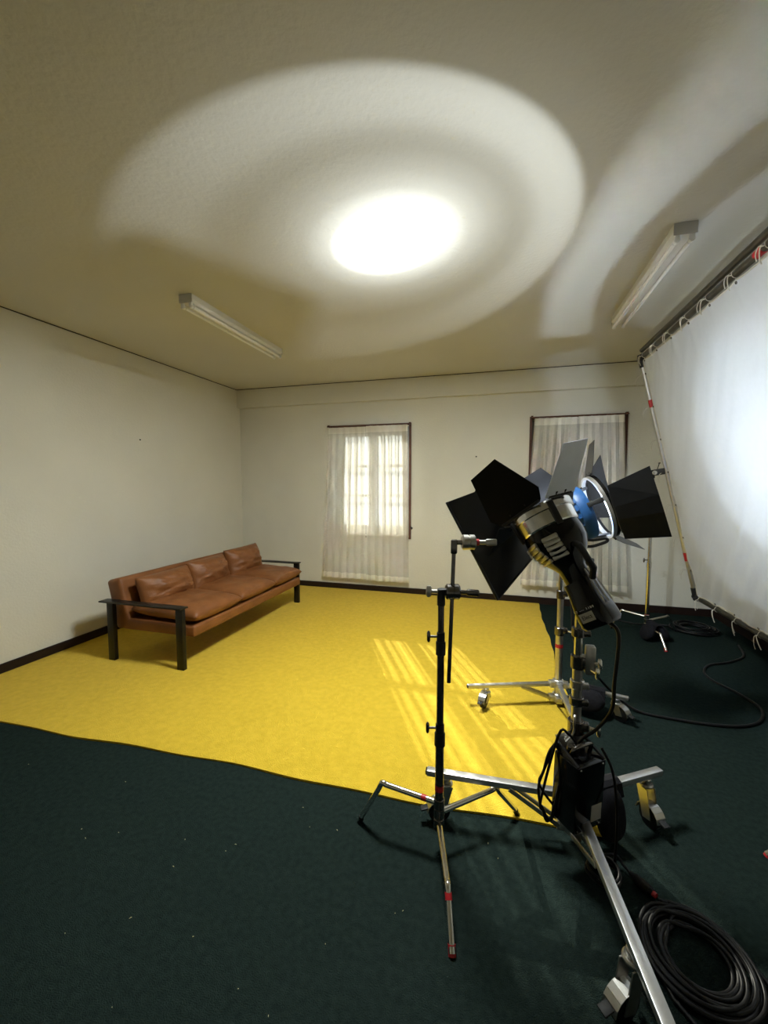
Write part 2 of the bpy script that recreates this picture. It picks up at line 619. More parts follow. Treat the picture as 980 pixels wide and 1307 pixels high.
# ------------------------------------------------------------------ fluorescent fittings
def fitting(xc, y0, y1, label):
    root = thing('ceiling_light', label, 'ceiling light', (xc, (y0 + y1) / 2, ZC), 'twin tube ceiling lights')
    z0 = ZC - .058
    bm = new()
    # folded sheet body: wide at the ceiling with chamfered lower edges
    prof = [(-.052, 0), (-.052, -.040), (-.036, -.058), (.036, -.058), (.052, -.040), (.052, 0)]
    A = [bm.verts.new(V((xc + x, y0 + .004, ZC + z))) for x, z in prof]
    B = [bm.verts.new(V((xc + x, y1 - .004, ZC + z))) for x, z in prof]
    for i in range(6):
        bm.faces.new((A[i], A[(i + 1) % 6], B[(i + 1) % 6], B[i]))
    bm.faces.new(A); bm.faces.new(B[::-1])
    obj('housing', bm, 'white_enamel', root, ang=20)
    for y in (y0, y1 - .004):
        bm = new(); box(bm, (xc - .055, y, z0 - .003), (xc + .055, y + .004, ZC - .001))
        obj('end_plate', bm, 'fixture_end', root, smooth=False)
    for s in (-1, 1):
        xt = xc + s * .034
        bm = new(); cyl(bm, (xt, y0 + .022, z0 - .026), (xt, y1 - .022, z0 - .026), .0128, n=14)
        t = obj('tube', bm, 'tube_glass', root)
        for y, d in ((y0 + .006, 1), (y1 - .006, -1)):
            bm = new()
            rbox(bm, (xt, y + d * .008, z0 - .014), (.024, .016, .040), .003)
            cyl(bm, (xt, y + d * .002, z0 - .026), (xt, y + d * .022, z0 - .026), .0145, n=14)
            obj('lamp_holder', bm, 'white_enamel', root)
            bm = new(); cyl(bm, (xt, y + d * .0165, z0 - .026), (xt, y + d * .034, z0 - .026), .0134, n=14)
            obj('tube_cap', bm, 'aluminium', t)
    return root


fitting(-2.222, 2.55, 3.83, 'unlit twin tube ceiling light over the sofa side of the room')
fitting(.912, 2.59, 3.87, 'unlit twin tube ceiling light beside the top pipe of the silk')

# ------------------------------------------------------------------ sofa
SY0, SY1 = 2.615, 4.545
root = thing('sofa', 'long low tan leather sofa on black steel legs against the cream wall', 'sofa', (-2.8, (SY0 + SY1) / 2, TH))
Z0 = TH


def soft_box(bm, c, s, bev, seg=4, mat=None, wob=0.0, seed=0):
    t = bmesh.new()
    cbox(t, (0, 0, 0), s)
    bmesh.ops.bevel(t, geom=t.edges[:], offset=bev, segments=seg, affect='EDGES', profile=0.5)
    long_e = [e for e in t.edges if e.calc_length() > .12]
    bmesh.ops.subdivide_edges(t, edges=long_e, cuts=10, use_grid_fill=True)
    if wob:
        for v in t.verts:
            v.co += v.co.normalized() * wob * noise.noise(v.co * 7 + V((seed, 0, 0)))
    M = Matrix.Translation(V(c)) @ (mat or Matrix())
    t.transform(M)
    me = bpy.data.meshes.new('t'); t.to_mesh(me); t.free(); bm.from_mesh(me); bpy.data.meshes.remove(me)


bm = new()
soft_box(bm, (-2.715, (SY0 + SY1) / 2, .305), (.74, SY1 - SY0 - .11, .095), .022, wob=.003)
obj('seat_base', bm, 'tan_leather', root, ang=60)
bm = new()
BT = R(-13)
soft_box(bm, (-3.115, (SY0 + SY1) / 2, .475), (.15, SY1 - SY0 - .10, .43), .03, mat=Matrix.Rotation(BT, 4, 'Y'), wob=.004, seed=4)
obj('backrest', bm, 'tan_leather', root, ang=60)
for y, s in ((SY0, 1), (SY1, -1)):
    yy = y + s * .0
    bm = new(); rbox(bm, (-2.80, yy, .512), (.83, .085, .012), .002)
    obj('arm_rest', bm, 'black_steel', root)
    for x in (-3.125, -2.425):
        bm = new(); rbox(bm, (x, yy, (.506 + Z0) / 2), (.065, .038, .506 - Z0), .003)
        obj('leg', bm, 'black_steel', root)


def cushion(name, c, sx, sy, sz, rot, seed, label, cat, group, puff=0.55, wr=.010):
    """stuffed leather cushion: two domed faces meeting in a seam, creased near corners"""
    nu, nv = 36, 28
    bm = new()
    M = Matrix.Translation(V(c)) @ rot

    def f(u, v, side):
        a, b = u * 2 - 1, v * 2 - 1
        ca = math.copysign(abs(a) ** .85, a)
        cb = math.copysign(abs(b) ** .85, b)
        e = max(0, (1 - abs(ca) ** 5)) * max(0, (1 - abs(cb) ** 5))
        t = e ** .42 * (puff + (1 - puff) * (1 - ca * ca) * (1 - cb * cb))
        cr = 1 - .045 * (1 - abs(cb)) ** 2 * 0 - .03 * (1 - cb * cb) * abs(ca) ** 8
        q = V((ca * 3 + seed, cb * 3, side * 2.0 + seed * .7))
        w = wr * noise.noise(q) + wr * .5 * noise.noise(q * 2.7) * e
        # creases running in from the long seams
        w += wr * .35 * math.sin(ca * 17 + seed + 2 * noise.noise(q)) * abs(cb) ** 3 * e
        return M @ V((ca * sx / 2 * cr, cb * sy / 2 * (1 - .03 * (1 - ca * ca)), side * (sz / 2 * t + w * e)))
    g1 = [[bm.verts.new(f(i / nu, j / nv, 1)) for i in range(nu + 1)] for j in range(nv + 1)]
    g2 = [[g1[j][i] if (i in (0, nu) or j in (0, nv)) else bm.verts.new(f(i / nu, j / nv, -1)) for i in range(nu + 1)] for j in range(nv + 1)]
    for j in range(nv):
        for i in range(nu):
            bm.faces.new((g1[j][i], g1[j][i + 1], g1[j + 1][i + 1], g1[j + 1][i]))
            try:
                bm.faces.new((g2[j][i], g2[j + 1][i], g2[j + 1][i + 1], g2[j][i + 1]))
            except ValueError:
                pass
    o = recentre(obj(name, bm, 'tan_leather', ang=75))
    return tag(o, label, cat, group)


cw = (SY1 - SY0 - .12) / 3
wh = ['at the arm with the open floor beside it', 'in the middle of the sofa', 'at the arm nearest the window wall']
for k in range(3):
    yc = SY0 + .06 + cw * (k + .5)
    cushion('seat_cushion', (-2.655, yc, .428), .67, cw * 1.0, .175, Matrix.Rotation(R(1.5), 4, 'Y') @ Matrix.Rotation(R((-1, .5, 1)[k]), 4, 'Z'),
            k * 3.1, 'flat tan leather seat cushion ' + wh[k], 'cushion', 'seat cushions of the sofa', .8, .010)
    rot = Matrix.Rotation(R(72 + k), 4, 'Y') @ Matrix.Rotation(R((3, -2, 4)[k]), 4, 'X')
    cushion('back_cushion', (-2.915, yc + (.02, -.02, -.02)[k], .565 + (.0, .012, .03)[k]), .285 + .02 * k, cw * .95, .30, rot,
            k * 5.3 + 1, 'plump tan leather back cushion ' + wh[k], 'cushion', 'back cushions of the sofa', .38, .020)


# ------------------------------------------------------------------ stands
def knob_T(bm, p, d, L=.05, r=.005):
    """T handle: shaft along d with a short cross bar"""
    p, d = V(p), V(d).normalized()
    x, y, _ = frame_of(d)
    cyl(bm, p, p + d * L, r, n=10)
    tube(bm, [p + d * L - y * .022, p + d * L - y * .015, p + d * L + y * .015, p + d * L + y * .022], [r * .8, r * 1.4, r * 1.4, r * .8], 10)


def grip_head(bm, p, ax, r=.031, L=.055):
    """gobo head: two ribbed discs"""
    p, ax = V(p), V(ax).normalized()
    prof = [(-L / 2, .001), (-L / 2, r * .82), (-L / 2 + .005, r), (-.003, r), (-.002, r * .9), (.002, r * .9), (.003, r), (L / 2 - .005, r), (L / 2, r * .82), (L / 2, .001)]
    lathe(bm, prof, p, ax, 24)


def grip_handle(bm, p, d, L=.07):
    p, d = V(p), V(d).normalized()
    cyl(bm, p, p + d * .03, .009, n=12)
    x, y, dd = frame_of(d)
    bar(bm, p + d * .026, p + d * L, .020, .026, bev=.006)


def c_stand(center, feet, top, label, finish, loc_tape=True, attach=(.20, .16, .115), group=None, extra=None):
    """turtle-based century stand; feet = [(x, y), ...] on the floor"""
    c = V(center)
    root = thing('c_stand', label, 'light stand', (c.x, c.y, 0), group)
    z_r1, z_r2 = top * .46, top * .81
    bm = new(); cyl(bm, (c.x, c.y, .085), (c.x, c.y, z_r1), .0175, n=20)
    col = obj('column', bm, finish, root)
    bm = new(); cyl(bm, (c.x, c.y, z_r1), (c.x, c.y, z_r2), .0145, n=18)
    obj('riser', bm, finish, root)
    bm = new(); cyl(bm, (c.x, c.y, z_r2), (c.x, c.y, top - .01), .0125, n=18)
    obj('riser', bm, finish, root)
    for z, r in ((z_r1, .0215), (z_r2, .0195)):
        bm = new()
        cyl(bm, (c.x, c.y, z - .05), (c.x, c.y, z + .004), r, n=20, bev=.002)
        cyl(bm, (c.x, c.y, z + .004), (c.x, c.y, z + .042), r * .82, n=20, bev=.002)
        cl = obj('collar', bm, 'black_matte' if finish != 'chrome' else 'chrome', root)
        bm = new(); knob_T(bm, (c.x - r * .7, c.y - .004, z + .024), (-1, -.25, 0), .034)
        obj('clamp_knob', bm, 'dark_chrome', cl)
    for k, f in enumerate(feet):
        f = V((f[0], f[1], 0))
        d = (f - V((c.x, c.y, 0)))
        L = d.length
        d.normalize()
        za = attach[k]
        zk = za + (.012 if k < 2 else .005)
        p0 = V((c.x, c.y, za)) + d * .012
        k1 = V((c.x, c.y, zk)) + d * (L * .70)
        foot_z = (TH if f.x < .48 and f.y > 1.83 else 0) + .010
        pts = [p0, p0 + (k1 - p0) * .5, p0 + (k1 - p0) * .9] + catmull([p0 + (k1 - p0) * .93, k1 + V((0, 0, .002)), k1 + (V((f.x, f.y, foot_z)) - k1) * .14], 4) + [V((f.x, f.y, foot_z))]
        bm = new(); tube(bm, pts, .0115, 14)
        leg = obj('leg', bm, 'chrome', root)
        bm = new(); cyl(bm, V((f.x, f.y, foot_z - .0095)), V((f.x, f.y, foot_z)) + (k1 - V((f.x, f.y, foot_z))).normalized() * .022, .0125, n=14)
        obj('foot_cap', bm, 'red_tape' if k == 2 else 'black_rubber', leg)
        if loc_tape and k in (0, 2):
            q = p0 + (k1 - p0) * (.22 if k == 0 else .96) if k == 0 else k1 + (V((f.x, f.y, foot_z)) - k1) * .16
            dd = (k1 - p0).normalized() if k == 0 else (V((f.x, f.y, foot_z)) - k1).normalized()
            bm = new(); cyl(bm, q - dd * .011, q + dd * .011, .0122, n=14)
            obj('tape_band', bm, 'red_tape', leg)
        bm = new(); cyl(bm, (c.x, c.y, za - .022), (c.x, c.y, za + .022), .0215, n=20, bev=.003)
        obj('leg_collar', bm, finish, root)
    if loc_tape:
        bm = new(); cyl(bm, (c.x, c.y, .255), (c.x, c.y, .28), .0181, n=18)
        obj('tape_band', bm, 'red_tape', root)
    return root


# the near stand with its arm and flag
CS = V((-.215, 1.58, 0))
TOPZ = 1.075
cs = c_stand(CS, [(-.572, 1.618), (.102, 1.841), (-.118, 1.209)], TOPZ, 'chrome century stand, its column coloured dark as if backlit, holding a black flag beside the front film lamp', 'dark_chrome')  # dark finish puts the column's backlit shade into its metal
hx = V((.962, .273, 0))                     # horizontal across the stand
p = V((CS.x, CS.y, TOPZ))
bm = new(); cyl(bm, p + V((0, 0, -.055)), p + V((0, 0, .012)), .016, n=18, bev=.002); rbox(bm, p + hx * .010 + V((0, 0, .0)), (.030, .026, .026), .004)
obj('head_socket', bm, 'black_matte', cs)
bm = new(); grip_head(bm, p + hx * .045, hx)
gh = obj('grip_head', bm, 'dark_chrome', cs)
bm = new(); grip_handle(bm, p + hx * .073, hx + V((0, -.1, -.05)), .075)
obj('lock_handle', bm, 'dark_chrome', gh)
bm = new(); knob_T(bm, p - hx * .004, -hx + V((0, 0, .05)), .045, .008)
obj('lock_knob', bm, 'steel_brushed', gh)
a0 = p + hx * .049 + V((0, -.006, .185)); a1 = p + hx * .034 + V((0, -.006, -.365))
bm = new(); cyl(bm, a0, a1, .0078, n=14)
obj('grip_arm', bm, 'dark_chrome', cs)
bm = new(); rbox(bm, a0 + V((0, 0, -.005)), (.024, .024, .055), .004); rbox(bm, a0 + hx * .018 + V((0, 0, .012)), (.034, .018, .018), .003)
obj('arm_socket', bm, 'dark_chrome', cs)
g2 = a0 + hx * .056 + V((0, 0, .012))
bm = new(); grip_head(bm, g2, hx, .030, .052)
gh = obj('grip_head', bm, 'steel_brushed', cs)
bm = new(); cyl(bm, g2 + hx * .026, g2 + hx * .040, .013, n=16)
obj('tape_band', bm, 'red_tape', gh)
bm = new(); grip_handle(bm, g2 + hx * .040, hx + V((0, -.25, .03)), .068)
obj('lock_handle', bm, 'steel_brushed', gh)

# black flag on its rod
F = dict(TL=V((-.226, 1.81, 1.416)), M=V((-.106, 1.79, 1.463)), V5=V((-.052, 1.777, 1.566)), V4=V((-.004, 1.888, 1.572)), BR=V((.178, 1.92, 1.215)), BL=V((-.001, 1.72, 1.022)))
flag = thing('flag', 'slightly bent black flag panel clamped low beside the front film lamp', 'flag', (F['BL'].x, F['BL'].y, F['BL'].z))
bm = new()
NU, NV = 18, 14
topc = [p.lerp(q, k / 6) for p, q in ((F['TL'], F['M']), (F['M'], F['V5']), (F['V5'], F['V4'])) for k in range(6)] + [F['V4']]
botc = [F['BL'].lerp(F['BR'], i / (len(topc) - 1)) for i in range(len(topc))]
NU = len(topc) - 1


def flag_pt(u, v):
    q = topc[round(u * NU)].lerp(botc[round(u * NU)], v)
    return q


g = []
fn = (F['BL'] - F['TL']).cross(F['BR'] - F['BL']).normalized()
for sgn in (1, -1):
    g.append([[bm.verts.new(flag_pt(i / NU, j / NV) + fn * (.002 * sgn + .014 * math.sin(PI * i / NU) * math.sin(PI * j / NV))) for i in range(NU + 1)] for j in range(NV + 1)])
for q in g:
    for j in range(NV):
        for i in range(NU):
            bm.faces.new((q[j][i], q[j][i + 1], q[j + 1][i + 1], q[j + 1][i]))
for j in range(NV):
    for i in (0, NU):
        bm.faces.new((g[0][j][i], g[0][j + 1][i], g[1][j + 1][i], g[1][j][i]))
for i in range(NU):
    for j in (0, NV):
        bm.faces.new((g[0][j][i], g[0][j][i + 1], g[1][j][i + 1], g[1][j][i]))
obj('panel', bm, 'leaf_black', flag, ang=50)
bm = new(); tube(bm, [F['TL'], F['BL']], .0065, 10); tube(bm, [F['BL'], F['BR']], .005, 10)
obj('edge_wire', bm, 'black_matte', flag)
bm = new(); cyl(bm, g2 + V((.01, -.01, -.02)), F['BL'] + V((0, -.004, 0)), .0048, n=10)
obj('flag_rod', bm, 'black_matte', flag)


def caster(leg, p, ztop, yaw, mat='steel_brushed', s=1.0):
    """swivel caster under an arm: stem, fork plates, wheel, brake tab"""
    p = V(p)
    base_z = TH if (p.x < .48 and p.y > 1.83) else 0
    wr = .048 * s
    d = V((math.cos(yaw), math.sin(yaw), 0))
    n = V((-d.y, d.x, 0))
    wc = V((p.x, p.y, base_z + wr + .001)) + d * .03
    top = V((p.x, p.y, ztop))
    bm = new()
    cyl(bm, top, top - V((0, 0, .022)), .020, n=18, bev=.003)
    zz = ztop - .022
    cyl(bm, V((p.x, p.y, zz)), V((p.x, p.y, zz - .014)), .030, n=22, bev=.004)
    zf = zz - .014
    for sg in (-1, 1):
        o = n * sg * .021
        plate(bm, [V((p.x, p.y, zf)) - d * .026 + o, V((p.x, p.y, zf)) + d * .028 + o, wc + d * .022 + V((0, 0, -.004)) + o, wc - d * .018 + V((0, 0, -.012)) + o], .004, n)
    # curved fender over the wheel
    arc = []
    for k in range(9):
        a = R(5 + 170 * k / 8)
        arc.append(wc + (d * math.cos(a) + V((0, 0, 1)) * math.sin(a)) * (wr + .008))
    for k in range(8):
        plate(bm, [arc[k] - n * .023, arc[k] + n * .023, arc[k + 1] + n * .023, arc[k + 1] - n * .023], .003)
    obj('caster_fork', bm, mat, leg)
    bm = new()
    lathe(bm, [(-.015, .001), (-.015, wr - .01), (-.011, wr), (.011, wr), (.015, wr - .01), (.015, .001)], wc, n, 28)
    obj('caster_wheel', bm, 'black_rubber', leg)
    bm = new(); bar(bm, wc + d * (wr * .9) + V((0, 0, .02)), wc + d * (wr + .035) + V((0, 0, .012)), .03, .007, bev=.002)
    obj('brake_tab', bm, 'black_matte', leg)


def roller_stand(hub, z, arms, casters, zlow, pole_top, label, widths=(.034, .026)):
    """three-legged rolling stand: square arms on an upper collar, paired braces down to a lower collar"""
    h = V(hub)
    root = thing('roller_stand', label, 'light stand', (h.x, h.y, 0), 'rolling stands under the film lamps')
    bm = new(); cyl(bm, (h.x, h.y, zlow - .03), (h.x, h.y, .52), .024, n=24)
    obj('column', bm, 'steel_brushed', root)
    z1 = (.52 + pole_top) / 2
    bm = new(); cyl(bm, (h.x, h.y, .52), (h.x, h.y, z1), .0195, n=22)
    obj('riser', bm, 'steel_brushed', root)
    bm = new(); cyl(bm, (h.x, h.y, z1), (h.x, h.y, pole_top), .016, n=20)
    obj('riser', bm, 'chrome', root)
    for zz, r in ((.52, .031), (z1, .027)):
        bm = new()
        cyl(bm, (h.x, h.y, zz - .035), (h.x, h.y, zz + .02), r, n=22, bev=.003)
        rbox(bm, (h.x + r, h.y - .01, zz), (.03, .028, .035), .004)
        cl = obj('collar', bm, 'dark_chrome', root)
        bm = new(); knob_T(bm, (h.x + r + .01, h.y - .01, zz), (.8, -.6, .1), .045, .006)
        obj('clamp_knob', bm, 'chrome', cl)
    bm = new(); cyl(bm, (h.x, h.y, .40), (h.x, h.y, .425), .0245, n=20)
    obj('tape_band', bm, 'red_tape', root)
    for zz, nm in ((z, 'arm_collar'), (zlow, 'brace_collar')):
        bm = new(); cyl(bm, (h.x, h.y, zz - .03), (h.x, h.y, zz + .03), .034, n=22, bev=.004)
        for a in arms:
            d = V((a[0] - h.x, a[1] - h.y, 0)).normalized()
            bar(bm, V((h.x, h.y, zz)) + d * .02, V((h.x, h.y, zz)) + d * .062, .040, .042, bev=.004)
        obj(nm, bm, 'aluminium', root)
    for a, c in zip(arms, casters):
        d = V((a[0] - h.x, a[1] - h.y, 0))
        L = d.length
        d.normalize()
        s = V((-d.y, d.x, 0))
        bm = new(); bar(bm, V((h.x, h.y, z)) + d * .05, V((a[0], a[1], z)), widths[0], widths[1], bev=.003)
        leg = obj('leg', bm, 'aluminium', root)
        bm = new(); bar(bm, V((a[0], a[1], z)) - d * .004, V((a[0], a[1], z)) + d * .006, widths[0] - .006, widths[1] - .006, bev=.003)
        obj('end_plug', bm, 'black_rubber', leg)
        for sg in (-1, 1):
            bm = new(); bar(bm, V((h.x, h.y, zlow)) + d * .055 + s * sg * .020, V((h.x, h.y, z - .008)) + d * (L * .42) + s * sg * .020, .006, .018, bev=.001)
            obj('brace', bm, 'steel_brushed', leg)
        cp = V((h.x, h.y, 0)) + d * (L * c[0])
        caster(leg, (cp.x, cp.y, 0), z - widths[1] / 2, c[1])
    bm = new(); bar(bm, (h.x - .01, h.y - .03, z + .02), (h.x + .03, h.y - .055, zlow + .02), .012, .03, bev=.004)
    obj('base_lever', bm, 'steel_brushed', root)
    return root


FH = V((.315, 1.755, 0))
front_stand = roller_stand(FH, .215, [(-.291, 1.73), (.712, 2.015), (.408, 1.02)], [(.86, R(200)), (.83, R(-60)), (.75, R(215))], .085, 1.06, 'bare metal rolling stand with square legs carrying the black front lamp head')
bm = new()
rbox(bm, (FH.x + .042, FH.y - .012, .80), (.036, .036, .115), .006)
rbox(bm, (FH.x + .02, FH.y - .006, .80), (.03, .024, .03), .003)
rc = obj('receiver_block', bm, 'steel_brushed', front_stand)
bm = new(); knob_T(bm, (FH.x + .045, FH.y - .03, .765), (.5, -.8, 0), .03, .006)
obj('clamp_knob', bm, 'chrome', rc)
for zz, mt in ((.905, 'dark_chrome'), (.69, 'steel_brushed'), (.62, 'dark_chrome')):
    bm = new(); cyl(bm, (FH.x, FH.y, zz - .018), (FH.x, FH.y, zz + .018), .027, n=20, bev=.003); rbox(bm, (FH.x + .028, FH.y - .012, zz), (.026, .022, .022), .003)
    obj('band_clamp', bm, mt, front_stand)
BH = V((.402, 2.897, 0))
back_stand = roller_stand(BH, .15, [(-.182, 2.687), (.80, 2.80), (.44, 2.36)], [(.80, R(250)), (.84, R(-45)), (.86, R(-90))], .055, 1.02, 'bare metal rolling stand half on the yellow rug carrying the blue lamp head', (.030, .024))


# ------------------------------------------------------------------ lamp beams (inside the lamp heads)
def beam(name, pos, ax, xdir, power, prof, color, cone, radius, parent):
    """spot lamp whose intensity follows the optics: prof = [(degrees off axis, relative intensity)]"""
    ld = bpy.data.lights.new(name, 'SPOT')
    ld.energy = power
    ld.color = color
    ld.spot_size = R(cone)
    ld.spot_blend = 0.0
    ld.shadow_soft_size = radius
    ld.use_nodes = True
    nt = ld.node_tree
    em = nt.nodes['Emission']
    tc = N(nt, 'ShaderNodeTexCoord')
    sp = N(nt, 'ShaderNodeSeparateXYZ')
    nt.links.new(tc.outputs['Normal'], sp.inputs[0])
    ab = N(nt, 'ShaderNodeMath', operation='ABSOLUTE')
    nt.links.new(sp.outputs['Z'], ab.inputs[0])
    ac = N(nt, 'ShaderNodeMath', operation='ARCCOSINE')
    nt.links.new(ab.outputs[0], ac.inputs[0])
    mu = N(nt, 'ShaderNodeMath', operation='DIVIDE')
    mu.inputs[1].default_value = R(90)
    nt.links.new(ac.outputs[0], mu.inputs[0])
    rp = N(nt, 'ShaderNodeValToRGB')
    rp.color_ramp.interpolation = 'LINEAR'
    el = rp.color_ramp.elements
    el[0].position = 0
    el[0].color = (prof[0][1],) * 3 + (1,)
    el[1].position = prof[-1][0] / 90
    el[1].color = (prof[-1][1],) * 3 + (1,)
    for d, v in prof[1:-1]:
        e = el.new(d / 90)
        e.color = (v, v, v, 1)
    nt.links.new(mu.outputs[0], rp.inputs['Fac'])
    nt.links.new(rp.outputs['Color'], em.inputs['Strength'])
    o = bpy.data.objects.new(name, ld)
    COL.objects.link(o)
    z = -V(ax).normalized()
    x = V(xdir).normalized()
    y = z.cross(x)
    M = Matrix(((x.x, y.x, z.x, 0), (x.y, y.y, z.y, 0), (x.z, y.z, z.z, 0), (0, 0, 0, 1)))
    o.parent = parent
    o.matrix_local = Matrix.Translation(V(pos) - parent.location) @ M
    return o


def head_frame(ax):
    a = V(ax).normalized()
    eh = a.cross(V((0, 0, 1))).normalized()
    return a, eh, eh.cross(a)


def barn_leaf(root, o, a, eh, ev, r, phi, beta, L, wb, wo, mat, mat_hinge='black_matte', fold=.0, tip=None, bend=None):
    """one leaf: hinge bar on the ring, flaring or tapering plate beyond it"""
    phi, beta = R(phi), R(beta)
    e = eh * math.cos(phi) + ev * math.sin(phi)
    t = -eh * math.sin(phi) + ev * math.cos(phi)
    H = o + e * r
    d = a * math.cos(beta) + e * math.sin(beta)
    n = d.cross(t).normalized()
    bm = new()
    if tip is None:
        pts = [H - t * wb, H + t * wb, H + d * L + t * wo, H + d * L - t * wo]
    else:
        pts = [H - t * wb * .8, H + t * wb * .8, H + d * L * .18 + t * wb, H + d * L + t * wo, H + d * L - t * wo, H + d * L * .18 - t * wb]
    if fold:
        # leaf pressed with a raised middle rib, three facets
        m0, m1 = H + n * fold * .4, H + d * L + n * fold
        rows = []
        for s, w in ((0, wb), (1, wo)):
            rows.append([H + d * L * s + t * w * q + n * (fold * (.4 + .6 * s) if abs(q) < .3 else 0) for q in (-1, -.24, -.14, .14, .24, 1)])
        for i in range(5):
            plate(bm, [rows[0][i], rows[0][i + 1], rows[1][i + 1], rows[1][i]], .0025)
    else:
        plate(bm, pts, .0025)
    leaf = obj('barn_door', bm, mat, root, ang=20)
    bm = new(); cyl(bm, H - t * wb * .75, H + t * wb * .75, .006, n=10)
    cyl(bm, H - t * wb * .3 - e * .012, H - t * wb * .3 + d * .02, .005, n=8)
    cyl(bm, H + t * wb * .3 - e * .012, H + t * wb * .3 + d * .02, .005, n=8)
    obj('hinge', bm, mat_hinge, leaf)
    return leaf


# ------------------------------------------------------------------ front lamp head (black, aimed at the ceiling)
a, eh, ev = head_frame(KEY_AX)
PK = KEY_POS - a * .04 - eh * .028
key = thing('film_lamp', 'black film lamp head with barn doors tilted up at the ceiling', 'film lamp', PK - a * .46)
bm = new()
lathe(bm, [(-.005, .114), (.0, .123), (-.030, .123), (-.035, .114), (-.005, .114)], PK, a, 44)
obj('front_ring', bm, 'chrome', key)
bm = new()
lathe(bm, [(-.028, .113), (-.032, .117), (-.082, .114), (-.088, .108), (-.084, .104), (-.028, .104), (-.028, .113)], PK, a, 44)
obj('silver_collar', bm, 'chrome', key)
bm = new()
lathe(bm, [(-.084, .109), (-.12, .112), (-.155, .108), (-.19, .092), (-.215, .072), (-.235, .058), (-.25, .050), (-.31, .048), (-.34, .052)], PK, a, 40)
body = obj('housing', bm, 'black_enamel', key)
# ribbed silver cooling fins on the side and under the housing
for ang in (205, 250, 160):
    e = eh * math.cos(R(ang)) + ev * math.sin(R(ang))
    t = -eh * math.sin(R(ang)) + ev * math.cos(R(ang))
    bm = new()
    for k in range(5):
        s = -.130 - .017 * k
        rr = (.109, .107, .100, .090, .080)[k]
        bar(bm, PK + a * s + e * rr - t * .030, PK + a * s + e * rr + t * .030, .012, .018, up=a, bev=.004)
    obj('cooling_fin', bm, 'steel_brushed', body)
# oval plate and strap on the silver collar
e = eh * math.cos(R(175)) + ev * math.sin(R(175))
for ang in (225, 130):
    e = eh * math.cos(R(ang)) + ev * math.sin(R(ang))
    bm = new(); bar(bm, PK + a * -.005 + e * .126, PK + a * -.098 + e * .116, .024, .010, up=e, bev=.003)
    obj('clip', bm, 'black_matte', body)
bm = new()
lathe(bm, [(0, .001), (0, .106), (-.012, .108), (-.012, .001)], PK - a * .02, a, 36)
obj('lens', bm, 'window_glass', key)
# tail: tapering dark barrel flaring to the rounded rear box
bm = new()
secs = [(-.30, .050, .050), (-.34, .056, .050), (-.37, .064, .052), (-.40, .070, .056), (-.455, .072, .058), (-.468, .064, .050)]
rings = []
for s, wx, wy in secs:
    rg = []
    for k in range(28):
        th = 2 * PI * k / 28
        c_, s_ = math.cos(th), math.sin(th)
        pw = .55
        rg.append(bm.verts.new(PK + a * s + eh * math.copysign(abs(c_) ** pw, c_) * wx + ev * math.copysign(abs(s_) ** pw, s_) * wy))
    rings.append(rg)
for A, B in zip(rings, rings[1:]):
    for k in range(28):
        bm.faces.new((A[k], A[(k + 1) % 28], B[(k + 1) % 28], B[k]))
bm.faces.new(rings[0]); bm.faces.new(rings[-1][::-1])
tail = obj('tail_box', bm, 'black_enamel', key)
# ridges along the tail
for q in (-.018, .0, .018):
    bm = new()
    tube(bm, [PK + a * -.27 + ev * .052 + eh * q, PK + a * -.33 + ev * .056 + eh * (q * 1.3), PK + a * -.40 + ev * .061 + eh * (q * 1.6)], .003, 8)
    obj('ridge', bm, 'steel_brushed', tail)
# sticker on the face of the tail that looks back into the room
sd = (-eh)                                    # face towards the open floor
sx = ev
sc_ = PK + a * -.425 + sd * .0735
bm = new(); plate(bm, [sc_ + sx * .026 + a * .016, sc_ - sx * .026 + a * .016, sc_ - sx * .026 - a * .016, sc_ + sx * .026 - a * .016], .002)
st = obj('sticker', bm, 'sticker_grey', tail, smooth=False)


def text_mesh(name, body, size, pos, xdir, ydir, mat, parent):
    cu = bpy.data.curves.new(name, 'FONT')
    cu.body = body
    cu.size = size
    cu.align_x = 'CENTER'
    cu.align_y = 'CENTER'
    cu.extrude = .0006
    to = bpy.data.objects.new('t', cu)
    COL.objects.link(to)
    dg = bpy.context.evaluated_depsgraph_get()
    me = bpy.data.meshes.new_from_object(to.evaluated_get(dg))
    bpy.data.objects.remove(to)
    x = V(xdir).normalized(); y = V(ydir).normalized(); z = x.cross(y)
    M = Matrix(((x.x, y.x, z.x, pos.x), (x.y, y.y, z.y, pos.y), (x.z, y.z, z.z, pos.z), (0, 0, 0, 1)))
    me.transform(Matrix.Translation(-root_of(parent).location) @ M)
    me.materials.clear()
    me.materials.append(MATS[mat])
    o = bpy.data.objects.new(name, me)
    COL.objects.link(o)
    o.parent = parent
    return o


text_mesh('sticker_print', 'Elect', .020, sc_ + sd * .0014, sx, a, 'ink_black', tail)
text_mesh('dial_marks', '1 2   - - -   1 1 0 0', .011, PK + a * -.398 + sd * .0712, sx, a, 'ink_white', tail)

